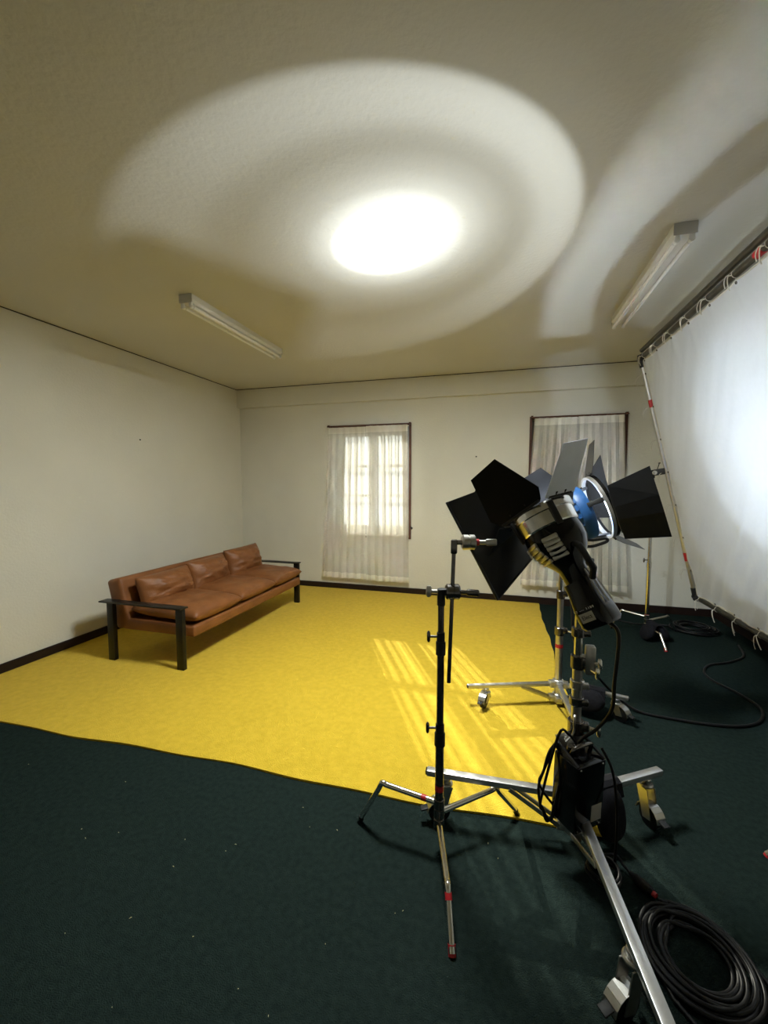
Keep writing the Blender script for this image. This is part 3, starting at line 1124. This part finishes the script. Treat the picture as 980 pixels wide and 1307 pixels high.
# yoke: pivot on the side of the head, arm to the stand top
piv = PK - a * .235
sp_top = V((FH.x, FH.y, 1.06))
bm = new()
yk = [piv + eh * .055, piv + eh * .085, piv + eh * .09 - V((0, 0, .06)), V((FH.x + .03, FH.y + .0, 1.105)), V((FH.x, FH.y, 1.085))]
pts = catmull(yk, 5)
for q0, q1 in zip(pts, pts[1:]):
    bar(bm, q0, q1 + (q1 - q0) * .1, .012, .032)
obj('yoke', bm, 'black_matte', key)
bm = new(); cyl(bm, sp_top + V((0, 0, -.02)), sp_top + V((0, 0, .05)), .021, n=18, bev=.003)
obj('spigot_socket', bm, 'black_matte', key)
bm = new(); cyl(bm, piv + eh * .045, piv + eh * .115, .018, n=18, bev=.003); grip_handle(bm, piv + eh * .115, eh + V((0, 0, -.1)), .06)
obj('tilt_lock', bm, 'black_matte', key)
e = eh * math.cos(R(120)) + ev * math.sin(R(120))
hb = PK - a * .175 + e * .085
bm = new(); tube(bm, [hb, hb + e * .03 - a * .02, hb + e * .035 - a * .11, hb - a * .135], .012, 12)
obj('rear_handle', bm, 'black_matte', key)

barn_leaf(key, PK, a, eh, ev, .127, 182.8, 23, .22, .13, .071, 'leaf_dull', tip=True)
barn_leaf(key, PK, a, eh, ev, .130, -13, 8, .21, .12, .05, 'leaf_black', tip=True)
barn_leaf(key, PK, a, eh, ev, .135, 110, 60, .215, .07, .055, 'leaf_silk_lit')
barn_leaf(key, PK, a, eh, ev, .127, 272, 118, .15, .12, .10, 'leaf_black')
beam('film_lamp_beam', KEY_POS, a, eh, KEY_POWER,
     [(0, 1.0), (5.5, 1.0), (7.2, .20), (8.3, .014), (10, .0048), (14, .0023), (18, .0014), (22, .00095), (24.5, .00105), (27.5, .0015), (31, .0016), (33.2, .0014), (34.8, .00025), (45, .0001), (70, .0001), (85, 0)],
     (0.90, 0.965, 1.0), 165, .012, key)

# ------------------------------------------------------------------ blue lamp head (aimed at the silk)
b, bh, bv_ = head_frame(SIDE_AX)
PB = SIDE_POS
side = thing('film_lamp', 'blue finned film lamp head with barn doors turned towards the white silk', 'film lamp', PB - b * .2 - V((0, 0, .25)))
bm = new()
lathe(bm, [(-.012, .190), (-.012, .205), (.010, .205), (.010, .190), (-.012, .190)], PB, b, 48)
obj('accessory_ring', bm, 'aluminium', side)
bm = new()
lathe(bm, [(.010, .205), (.030, .207), (.030, .198), (.010, .190), (.010, .205)], PB, b, 48)
obj('barn_door_ring', bm, 'black_enamel', side)
bm = new()
lathe(bm, [(-.078, .150), (-.078, .168), (-.088, .172), (-.140, .172), (-.150, .165), (-.150, .150), (-.078, .150)], PB, b, 44)
shell = obj('housing', bm, 'blue_enamel', side)
bm = new()
lathe(bm, [(-.143, .160), (-.195, .128), (-.23, .098), (-.235, .09)], PB, b, 40)
obj('housing_cone', bm, 'blue_enamel', shell)
for k in range(20):
    th = 2 * PI * k / 20
    e = bh * math.cos(th) + bv_ * math.sin(th)
    t = -bh * math.sin(th) + bv_ * math.cos(th)
    bm = new(); plate(bm, [PB - b * .143 + e * .155, PB - b * .143 + e * .171, PB - b * .225 + e * .118, PB - b * .23 + e * .092], .005, t)
    obj('cooling_fin', bm, 'blue_enamel', shell)
bm = new(); lathe(bm, [(-.23, .096), (-.24, .100), (-.31, .098), (-.32, .09), (-.32, .001)], PB, b, 36)
obj('rear_cap', bm, 'fixture_end', side)
bm = new(); lathe(bm, [(0, .001), (0, .148), (-.012, .15), (-.012, .001)], PB - b * .132, b, 36)
obj('lens', bm, 'window_glass', side)
for ang in (20, 140, 260):
    e = bh * math.cos(R(ang)) + bv_ * math.sin(R(ang))
    bm = new(); bar(bm, PB - b * .100 + e * .172, PB + b * .02 + e * .198, .03, .016, up=e, bev=.003)
    obj('ring_bracket', bm, 'black_matte', side)
mount = V((BH.x + .035, BH.y - .02, 0))
bm = new()
pv = PB - b * .20
yk = catmull([pv + bh * .16, pv + bh * .17 - bv_ * .10, pv + bh * .06 - bv_ * .20, pv - bv_ * .215, pv - bh * .06 - bv_ * .20, pv - bh * .17 - bv_ * .10, pv - bh * .16], 5)
for q0, q1 in zip(yk, yk[1:]):
    bar(bm, q0, q1 + (q1 - q0) * .12, .010, .030, up=b)
obj('yoke', bm, 'black_matte', side)
for sg in (1, -1):
    bm = new(); cyl(bm, pv + bh * sg * .10, pv + bh * sg * .19, .016, n=16, bev=.003)
    obj('tilt_lock', bm, 'black_matte', side)
lowp = pv - bv_ * .215
bm = new(); tube(bm, catmull([lowp, lowp - V((0, 0, .04)), V((BH.x + .01, BH.y, 1.07)), V((BH.x, BH.y, 1.05)), V((BH.x, BH.y, 1.0))], 5), .018, 14)
obj('spigot_socket', bm, 'black_matte', side)
bm = new()
hp = pv - bv_ * .12 + bh * .15
tube(bm, catmull([hp, hp + b * .06 - bv_ * .03, hp + b * .13 - bv_ * .045, hp + b * .13 - bv_ * .065, hp + b * .05 - bv_ * .065, hp - bv_ * .05], 5), .009, 10)
obj('side_handle', bm, 'black_rubber', side)
barn_leaf(side, PB + b * .02, b, bh, bv_, .207, -8, 20, .225, .17, .215, 'leaf_black', fold=.03)
barn_leaf(side, PB + b * .02, b, bh, bv_, .207, 172, 35, .25, .13, .24, 'leaf_black', fold=.02)
barn_leaf(side, PB + b * .02, b, bh, bv_, .207, 100, 62, .22, .10, .06, 'leaf_black', tip=True)
barn_leaf(side, PB + b * .02, b, bh, bv_, .207, 255, 44, .22, .11, .05, 'leaf_black', tip=True)
beam('film_lamp_beam', PB - b * .122, b, bh, SIDE_POWER,
     [(0, .66), (12, .70), (20, .62), (26, .60), (31, .55), (35, .26), (46, .17), (62, .32), (75, .5), (88, .5), (89.5, .3)],
     (0.76, 0.88, 1.0), 176, .008, side)

# ------------------------------------------------------------------ white silk on its frame
SX0, SZ0, SX1, SZ1 = 1.239, 2.665, 1.777, .442
SYF, SYN = 4.40, 2.0
wd = V((SX1 - SX0, 0, SZ1 - SZ0))
SH = wd.length
wd.normalize()
sn = V((wd.z, 0, -wd.x))                      # faces the room
if sn.x > 0:
    sn = -sn


def SP(u, w, off=0.0):
    """point on the frame plane: u metres from the far pipe, w metres down from the top pipe"""
    return V((SX0, SYF - u, SZ0)) + wd * w + sn * off


SW = SYF - SYN
silk = thing('silk_frame', 'huge white diffusion silk laced into a leaning pipe frame', 'diffusion frame', (1.6, 3.2, SZ1))
rp_ = .021
for nm, p0, p1 in (('top_pipe', SP(-.03, 0), SP(SW, 0)), ('side_pipe', SP(0, .03), SP(0, SH - .03)), ('bottom_pipe', SP(-.03, SH), SP(SW, SH)), ('side_pipe', SP(SW, .03), SP(SW, SH - .03))):
    bm = new(); cyl(bm, p0, p1, rp_, n=18)
    obj(nm, bm, 'aluminium' if nm == 'side_pipe' else 'pipe_steel', silk)
bm = new(); cyl(bm, SP(.02, -.062, -.015), SP(SW + .1, -.062, -.015), .021, n=18)
obj('crossbar_pipe', bm, 'pipe_steel', silk)
for u, w in ((0, 0), (0, SH), (SW, 0), (SW, SH)):
    bm = new()
    dy = V((0, -1, 0)) if u == 0 else V((0, 1, 0))
    dw = wd if w == 0 else -wd
    cyl(bm, SP(u, w) - dy * .03, SP(u, w) + dy * .09, .027, n=16, bev=.003)
    cyl(bm, SP(u, w) - dw * .03, SP(u, w) + dw * .09, .027, n=16, bev=.003)
    obj('corner_joint', bm, 'black_matte', silk)
for u, w, L in ((0, .40, .07), (0, 1.86, .08)):
    bm = new(); cyl(bm, SP(u, w), SP(u, w + L), .0222, n=18)
    obj('tape_band', bm, 'red_tape', silk)
for u in (1.79,):
    bm = new(); cyl(bm, SP(u, 0), SP(u + .07, 0), .0222, n=18)
    obj('tape_band', bm, 'red_tape', silk)
INS = .038
ties_u = [.10 + .30 * k for k in range(8)]
ties_w = [.16 + .31 * k for k in range(7)]


def silk_pt(u, v):
    uu = INS + (SW - 2 * INS) * u
    ww = INS + (SH - 2 * INS) * v
    # scalloped edges between the ties
    ex = .004 * math.sin(PI * (((uu - ties_u[0]) / .30) % 1.0))
    ew = .005 * math.sin(PI * (((ww - ties_w[0]) / .31) % 1.0))
    if v < .04:
        ww += ex * (1 - v / .04)
    if v > .96:
        ww -= ex * ((v - .96) / .04)
    if u < .04:
        uu += ew * (1 - u / .04)
    if u > .96:
        uu -= ew * ((u - .96) / .04)
    off = -.02 * math.sin(PI * u) * math.sin(PI * v)
    # creases running diagonally down from the lacing
    edge = max(0, v - .45) ** 1.2 * (1 - abs(u - .35))
    q = V(((uu * .8 + ww * .55) * 9, (ww * .8 - uu * .55) * 1.1, 1.7))
    off += .020 * noise.noise(q) * (.3 + edge * 3.0) + .011 * noise.noise(q * 2.3) * (.2 + edge * 3.0)
    for tu in ties_u:
        off += .010 * math.exp(-((uu - tu) / .035) ** 2) * math.exp(-min(v, 1 - v) * SH / .16)
    return SP(uu, ww, off)


bm = new()
sheet(bm, silk_pt, 120, 110)
obj('silk', bm, 'silk_white', silk, ang=80, fix=False)
# edge webbing
bm = new()
e_pts = [silk_pt(i / 60, 0) for i in range(61)]
tube(bm, e_pts, .004, 6)
tube(bm, [silk_pt(i / 60, 1) for i in range(61)], .004, 6)
tube(bm, [silk_pt(0, i / 60) for i in range(61)], .004, 6)
obj('hem_webbing', bm, 'cotton_cord', silk)
rnd = random.Random(11)


def tie(pp, inward, along, tails):
    """cotton lace: loop round the pipe, grommet on the silk edge, two loose tails"""
    bm = new()
    x, y = sn, inward
    loop = [pp + (x * math.cos(t) + y * math.sin(t)) * .0235 + along * .006 * math.sin(t * .5) for t in [2 * PI * k / 12 for k in range(12)]]
    tube(bm, loop, .0022, 6, closed=True)
    gpt = pp + inward * (INS + .012) + sn * .01
    tube(bm, [pp + inward * .024 + sn * .006, gpt], .0028, 6)
    k0 = pp + sn * .026 + inward * .004
    for tl in tails:
        q = [k0, k0 + sn * .015 + tl * .35 + V((0, 0, .01)), k0 + sn * .012 + tl * .8 + V((0, 0, -.015)), k0 + tl + V((0, 0, -.045))]
        tube(bm, catmull(q, 5), .0028, 6)
    o = obj('tie_cord', bm, 'cotton_cord', silk)
    bm = new(); lathe(bm, [(-.002, .005), (-.002, .009), (.003, .008), (.003, .005), (-.002, .005)], gpt, sn, 14)
    obj('grommet', bm, 'dark_chrome', o)


Yd = V((0, 1, 0))
for u in ties_u:
    tie(SP(u, 0), wd, Yd, [Yd * rnd.uniform(.05, .10), Yd * rnd.uniform(.02, .06) + wd * .03])
    tie(SP(u, SH), -wd, Yd, [Yd * rnd.uniform(-.03, .03) + V((0, 0, -.06)), Yd * rnd.uniform(-.06, .06) + V((0, 0, -.04))])
for w in ties_w:
    tie(SP(0, w), -Yd, wd, [V((-.05, 0, rnd.uniform(-.06, .0))), V((-.03, .02, -.05))])

# stand at the far end of the silk
SS = V((1.40, 4.46, 0))
far_cs = c_stand(SS, [(1.136, 4.63), (1.74, 4.70), (1.453, 4.10)], 1.60, 'chrome century stand by the window wall gripping the silk frame', 'chrome', loc_tape=False)
gp = V((SS.x, SS.y - .0, 1.60))
bm = new(); cyl(bm, gp + V((0, 0, -.05)), gp + V((0, 0, .02)), .016, n=16, bev=.002)
obj('head_socket', bm, 'black_matte', far_cs)
gdir = (SP(0, 1.095) - gp); gdir.z = 0.02
gdir.normalize()
bm = new(); bar(bm, gp - gdir * .05, gp + gdir * .085, .012, .058, bev=.004); bar(bm, gp + V((0, -.030, 0)) - gdir * .05, gp + V((0, -.030, 0)) + gdir * .085, .012, .058, bev=.004)
obj('grip_jaw', bm, 'black_matte', far_cs)
bm = new(); grip_head(bm, gp + V((0, -.026, 0)), (0, 1, 0), .022, .05)
cyl(bm, gp + V((0, -.05, 0)), gp + V((0, -.062, 0)), .010, n=12)
obj('grip_head', bm, 'chrome', far_cs)
bm = new(); knob_T(bm, gp + gdir * .03 + V((0, -.01, .028)), (.25, 0, 1), .06, .004)
obj('lock_knob', bm, 'black_matte', far_cs)
bm = new(); cyl(bm, (SS.x, SS.y, .20), (SS.x, SS.y, .225), .0182, n=16)
obj('tape_band', bm, 'red_tape', far_cs)
# stand at the near end of the silk: only a foot reaches into view
near_cs = c_stand((1.45, 1.86, 0), [(1.70, 2.18), (1.75, 1.56), (1.06, 1.905)], 1.55, 'chrome century stand with red foot caps at the open end of the silk', 'chrome', loc_tape=False)
gp = V((1.45, 1.86, 1.55)); gt = SP(SW, 1.14)
bm = new(); cyl(bm, gp + V((0, 0, -.03)), gp + V((0, 0, .03)), .018, n=16); bar(bm, gp, gt + V((0, -.02, .0)), .014, .05, bev=.004)
obj('grip_jaw', bm, 'black_matte', near_cs)


# ------------------------------------------------------------------ sandbags
def sandbag(c, ax, w, drop, spread, label, z_arm, sag=1.0, seed=0, asym=(1.0, 1.0)):
    """saddle sandbag: two filled pouches either side of a leg, joined by webbing"""
    ax = V((ax[0], ax[1], 0)).normalized()
    s = V((-ax.y, ax.x, 0))
    c = V(c)
    root = thing('sandbag', label, 'sandbag', (c.x, c.y, 0), 'black sandbags on the stands')
    for sg, sc_k in ((1, asym[0]), (-1, asym[1])):
        bm = new()
        nu, nv = 22, 16
        zb = (TH if c.x < .48 and c.y > 1.83 else 0) + .004

        def f(i, j):
            u = 2 * PI * i / nu
            v = j / nv
            zt = z_arm + .012
            z = zt + (max(zt - drop * sc_k, zb) - zt) * v
            fat = (math.sin(PI * min(1, v ** .75 * .97)) ** .5) if 0 < v < 1 else 0
            cx = s * sg * (.012 + spread * (v ** .6)) * 1.0
            rx = w * .5 * (.72 + .28 * v) * max(fat, .04 if v == 0 else .02) * (1 if v > 0 else 10)
            ry = spread * .62 * max(fat, .06) * sc_k
            nn = 1 + .10 * noise.noise(V((math.cos(u) * 1.5, math.sin(u) * 1.5 + seed, v * 3 + sg)))
            cu, su = math.cos(u), math.sin(u)
            return V((c.x, c.y, z)) + cx + ax * (math.copysign(abs(cu) ** .7, cu) * rx * nn) + s * (su * ry * nn)
        rg = [[bm.verts.new(f(i, j)) for i in range(nu)] for j in range(nv + 1)]
        for j in range(nv):
            for i in range(nu):
                bm.faces.new((rg[j][i], rg[j][(i + 1) % nu], rg[j + 1][(i + 1) % nu], rg[j + 1][i]))
        bm.faces.new(rg[0]); bm.faces.new(rg[-1][::-1])
        obj('pouch', bm, 'black_cloth', root, ang=70)
    bm = new()
    z = z_arm + .018
    pts = [V((c.x, c.y, z - .06)) + s * .045, V((c.x, c.y, z - .01)) + s * .03, V((c.x, c.y, z)) + s * .012, V((c.x, c.y, z)) - s * .012, V((c.x, c.y, z - .01)) - s * .03, V((c.x, c.y, z - .06)) - s * .045]
    for q0, q1 in zip(pts, pts[1:]):
        plate(bm, [q0 - ax * w * .42, q0 + ax * w * .42, q1 + ax * w * .42, q1 - ax * w * .42], .004)
    obj('webbing', bm, 'black_cloth', root)
    return root


d = V((.712 - FH.x, 2.015 - FH.y, 0)).normalized()
q = FH + d * .15
sandbag((q.x, q.y, 0), d, .17, .215, .055, 'black sandbag slumped over a leg of the front rolling stand', .23, seed=1)
d = V((.80 - BH.x, 2.80 - BH.y, 0)).normalized()
q = BH + d * .19
sandbag((q.x, q.y, 0), d, .22, .13, .065, 'black sandbag lying over a leg of the blue lamp\'s rolling stand', .165, seed=3)
sandbag((SS.x + .045, SS.y - .085, 0), (.15, -1, 0), .21, .16, .075, 'black sandbag on the legs of the silk\'s chrome stand', .155, seed=5)

# ------------------------------------------------------------------ ballast box on the front stand
BC = V((.312, 1.655, .325))
ballast = thing('ballast_box', 'black metal ballast box hung on the front rolling stand', 'ballast', (BC.x, BC.y, .15))
rz = Matrix.Translation(BC) @ Matrix.Rotation(R(38), 4, 'Z') @ Matrix.Rotation(R(2), 4, 'X')
bm = new(); rbox(bm, (0, 0, 0), (.145, .115, .27), .008, rz)
case = obj('case', bm, 'black_enamel', ballast)
bm = new(); rbox(bm, (.035, -.0585, -.070), (.052, .002, .066), .0008, rz)
obj('rating_plate', bm, 'sticker_grey', case)
for sx in (-.055, .055):
    for sz in (-.122, .122):
        bm = new(); M = rz @ Matrix.Translation(V((sx, -.0575, sz)))
        lathe(bm, [(0, .0045), (.002, .004), (.003, .001)], M.to_translation(), (M.to_3x3() @ V((0, -1, 0))), 12)
        obj('screw', bm, 'chrome', case)
bm = new(); tube(bm, [rz @ V(p) for p in catmull([(-.05, 0, .133), (-.045, -.01, .17), (-.02, -.015, .182), (.02, -.015, .182), (.045, -.01, .17), (.05, 0, .133)], 5)], .008, 10)
obj('handle', bm, 'dark_chrome', case)
bm = new()
for sx in (-.066, .066):
    bar(bm, rz @ V((sx, -.052, .135)), rz @ V((sx, .05, .17)), .008, .010)
obj('guard_rail', bm, 'black_matte', case)
for sx, sz in ((-.03, .14), (.0, .14), (.03, .14)):
    bm = new(); cyl(bm, rz @ V((sx, .02, .13)), rz @ V((sx, .02, .165)), .013, n=16, bev=.002)
    obj('socket', bm, 'dark_chrome', case)
bm = new(); plate(bm, [rz @ V(p) for p in ((-.04, .058, .10), (.04, .058, .10), (.04, .085, .17), (-.04, .085, .17))], .004); tube(bm, catmull([rz @ V((0, .07, .14)), V((FH.x - .012, FH.y - .03, .50)), V((FH.x - .01, FH.y - .028, .56)), V((FH.x + .012, FH.y + .028, .565)), V((FH.x + .02, FH.y + .02, .53))], 5), .005, 8)
obj('hanger_hook', bm, 'steel_brushed', ballast)


# ------------------------------------------------------------------ cables
def cable(name, pts, r, label, cat='cable', group=None, sub=8, mat='black_rubber', n=10):
    bm = new(); tube(bm, catmull(pts, sub), r, n)
    return tag(recentre(obj(name, bm, mat, ang=60)), label, cat, group)


# lamp head to ballast
tl = PK - a * .465
cable('lamp_cable', [tl + ev * .02, tl - a * .05 + ev * .03, V((.40, 1.56, .80)), V((.405, 1.60, .68)), V((.37, 1.64, .58)), V((.33, 1.655, .53)), V((.31, 1.66, .50))], .0065, 'black head cable drooping from the front lamp to the ballast box')
# bundled loops tied beside the ballast
bm = new()
rnd = random.Random(2)
cx, cy, cz = .205, 1.64, .33
pts = []
for k in range(2 * 14 + 6):
    th = 2 * PI * k / 14 + 1.0
    rr = 1 + .10 * math.sin(k * 1.7)
    pts.append(V((cx + .035 * math.cos(th) * rr + .03 * max(0, math.sin(th)), cy + .006 * math.sin(k * .9), cz + .15 * math.sin(th) * rr)))
pts = [V((.30, 1.65, .50)), V((.27, 1.64, .54)), V((.235, 1.64, .53))] + pts[6:] + [V((.25, 1.66, .20))]
tube(bm, catmull(pts, 5), .0052, 8)
lp = obj('hanging_loops', bm, 'black_rubber', ang=60)
recentre(lp)
tag(lp, 'bundled loops of black cable hanging beside the ballast box', 'cable')
# mains lead from the ballast down to a small coil and its plug
pts = [V((.40, 1.70, .47)), V((.435, 1.68, .40)), V((.45, 1.66, .28)), V((.455, 1.66, .14)), V((.45, 1.655, .05))]
for k in range(2 * 10 + 4):
    th = 2 * PI * k / 10 + .6
    pts.append(V((.405 + .062 * math.cos(th) * (1 - .008 * k), 1.625 + .062 * math.sin(th) * (1 - .008 * k), .010 + .0015 * k + .010 * math.sin(th + 1) ** 2)))
pts += [V((.455, 1.69, .05)), V((.485, 1.675, .03)), V((.505, 1.655, .02))]
lead = thing('mains_lead', 'black mains lead coiled once on the floor, ending in a connector by the big coil', 'cable', (.42, 1.63, 0))
bm = new(); tube(bm, catmull(pts, 5), .0055, 8)
obj('lead', bm, 'black_rubber', lead, ang=60)
p0, p1 = V((.503, 1.657, .020)), V((.560, 1.592, .019))
bm = new()
L = (p1 - p0).length
lathe(bm, [(0, .001), (0, .007), (L * .2, .011), (L * .3, .016), (L * .85, .0175), (L * .88, .015), (L, .013), (L, .001)], p0, p1 - p0, 18)
cn = obj('connector', bm, 'black_rubber', lead)
bm = new(); cyl(bm, p1, p1 + (p1 - p0).normalized() * .012, .010, n=14)
obj('red_ring', bm, 'red_tape', cn)

# the big coil on the floor
bm = new()
rnd = random.Random(21)
pts = [V((.572, 1.580, .012)), V((.60, 1.575, .010))]
turns, seg = 11, 16
cc = V((.622, 1.405, 0))
for k in range(turns * seg):
    t = k / seg
    th = PI * .55 - 2 * PI * t
    ti = int(t)
    f = t - ti
    rr_ = [.158, .146, .154, .134, .141, .120, .134, .104, .115, .088, .100, .082]
    r_ = rr_[ti % 12] * (1 - f) + rr_[(ti + 1) % 12] * f
    ox = .012 * math.sin(ti * 2.3); oy = .012 * math.cos(ti * 1.7)
    zz = .008 + [0, .010, .004, .014, .006, .016, .012, .010, .004, .013, .006, .011][ti % 12] * 1.3
    zz2 = .008 + [0, .010, .004, .014, .006, .016, .012, .010, .004, .013, .006, .011][(ti + 1) % 12] * 1.3
    pts.append(V((cc.x + ox + r_ * 1.0 * math.cos(th), cc.y + oy + r_ * 1.06 * math.sin(th), zz * (1 - f) + zz2 * f)))
pts += [V((.50, 1.31, .012)), V((.56, 1.20, .010)), V((.60, 1.10, .009))]
tube(bm, catmull(pts, 3), .0060, 8)
tube(bm, catmull([V((.60, 1.572, .020)), V((.70, 1.53, .024)), V((.78, 1.42, .014)), V((.83, 1.30, .009)), V((.88, 1.15, .009))], 8), .0066, 8)
tag(recentre(obj('cable_coil', bm, 'black_rubber', ang=60)), 'thick black cable lying in a big round coil beside the stand leg', 'cable')
# feed cable across the green floor from the blue lamp's stand
bm = new()
g3 = side.location
pts = [PB - b * .33 - bv_ * .03, PB - b * .36 - bv_ * .10, V((.42, 2.86, .95)), V((.46, 2.82, .70)), V((.475, 2.80, .50)), V((.56, 2.84, .34)), V((.68, 2.93, .18)), V((.80, 2.96, .06)), V((.90, 2.93, .012)), V((1.046, 2.90, .010)), V((1.253, 2.889, .010)), V((1.45, 2.92, .010)), V((1.60, 3.02, .010)),
       V((1.69, 3.20, .010)), V((1.655, 3.39, .010)), V((1.575, 3.57, .010)), V((1.585, 3.72, .010)), V((1.684, 3.87, .010)), V((1.86, 3.97, .010)), V((2.05, 4.15, .010)), V((2.14, 4.42, .010))]
tube(bm, catmull(pts, 8), .0085, 10)
tag(recentre(obj('feed_cable', bm, 'black_rubber', ang=60)), 'single black cable snaking from the blue lamp over the green floor under the silk', 'cable')
# coil by the window wall
bm = new()
pts = []
for k in range(7 * 14):
    th = 2 * PI * k / 14
    r_ = .165 + .035 * math.sin(k * .37) - .006 * (k // 14)
    pts.append(V((1.93 + r_ * 1.1 * math.cos(th), 4.78 + r_ * math.sin(th), .010 + .006 * (k / 14) + .004 * math.sin(k * .6))))
tube(bm, catmull(pts, 3), .0075, 8)
tag(recentre(obj('cable_coil', bm, 'black_rubber', ang=60)), 'dark cable coil on the floor by the window wall next to the silk\'s stand', 'cable')
cable('wall_lead', [(.98, 5.30, .30), (1.02, 5.26, .16), (1.10, 5.15, .05), (1.22, 4.95, .012), (1.42, 4.82, .010), (1.62, 4.86, .012), (1.78, 4.80, .016)], .007, 'thin black lead dropping from behind the curtain to the coil by the wall')

# ------------------------------------------------------------------ little things
for x, y, z, lb in ((-.30, YB, 1.84, 'small dark screw in the window wall between the two windows'),):
    bm = new(); lathe(bm, [(0, .008), (.006, .009), (.012, .006), (.013, .001)], (x, y, z), (0, -1, 0), 12)
    tag(recentre(obj('wall_screw', bm, 'black_steel')), lb, 'screw')
for y, z in ((3.56, 1.97),):
    bm = new(); lathe(bm, [(0, .007), (.006, .008), (.011, .005), (.012, .001)], (XL, y, z), (1, 0, 0), 12)
    tag(recentre(obj('wall_screw', bm, 'black_steel')), 'small dark screw in the bare wall above the sofa', 'screw')
bm = new()
rnd = random.Random(5)
spots = [(-1.72, 1.25), (-1.66, 1.22), (-1.55, 1.28), (-1.25, 1.33), (-1.05, 1.33), (-2.0, 1.0), (-1.2, 1.02), (-.95, 1.03), (-.72, .95), (-.6, .92), (-.52, 1.13), (-.30, 1.30), (-.02, 1.66), (.02, 1.60), (-.85, 1.62)]
for x, y in spots + [(rnd.uniform(-2.4, -.2), rnd.uniform(.7, 1.6)) for _ in range(14)]:
    L = rnd.uniform(.0015, .0045)
    th = rnd.uniform(0, PI)
    dd = V((math.cos(th), math.sin(th), 0))
    tube(bm, [V((x, y, .0022)) - dd * L, V((x, y, .0035)), V((x, y, .0022)) + dd * L], [.0005, .0012, .0005], 5)
lint = obj('carpet_lint', bm, 'lint_pale')
tag(lint, 'scattered pale flecks of yellow lint on the dark green carpet', 'lint', None, 'stuff')
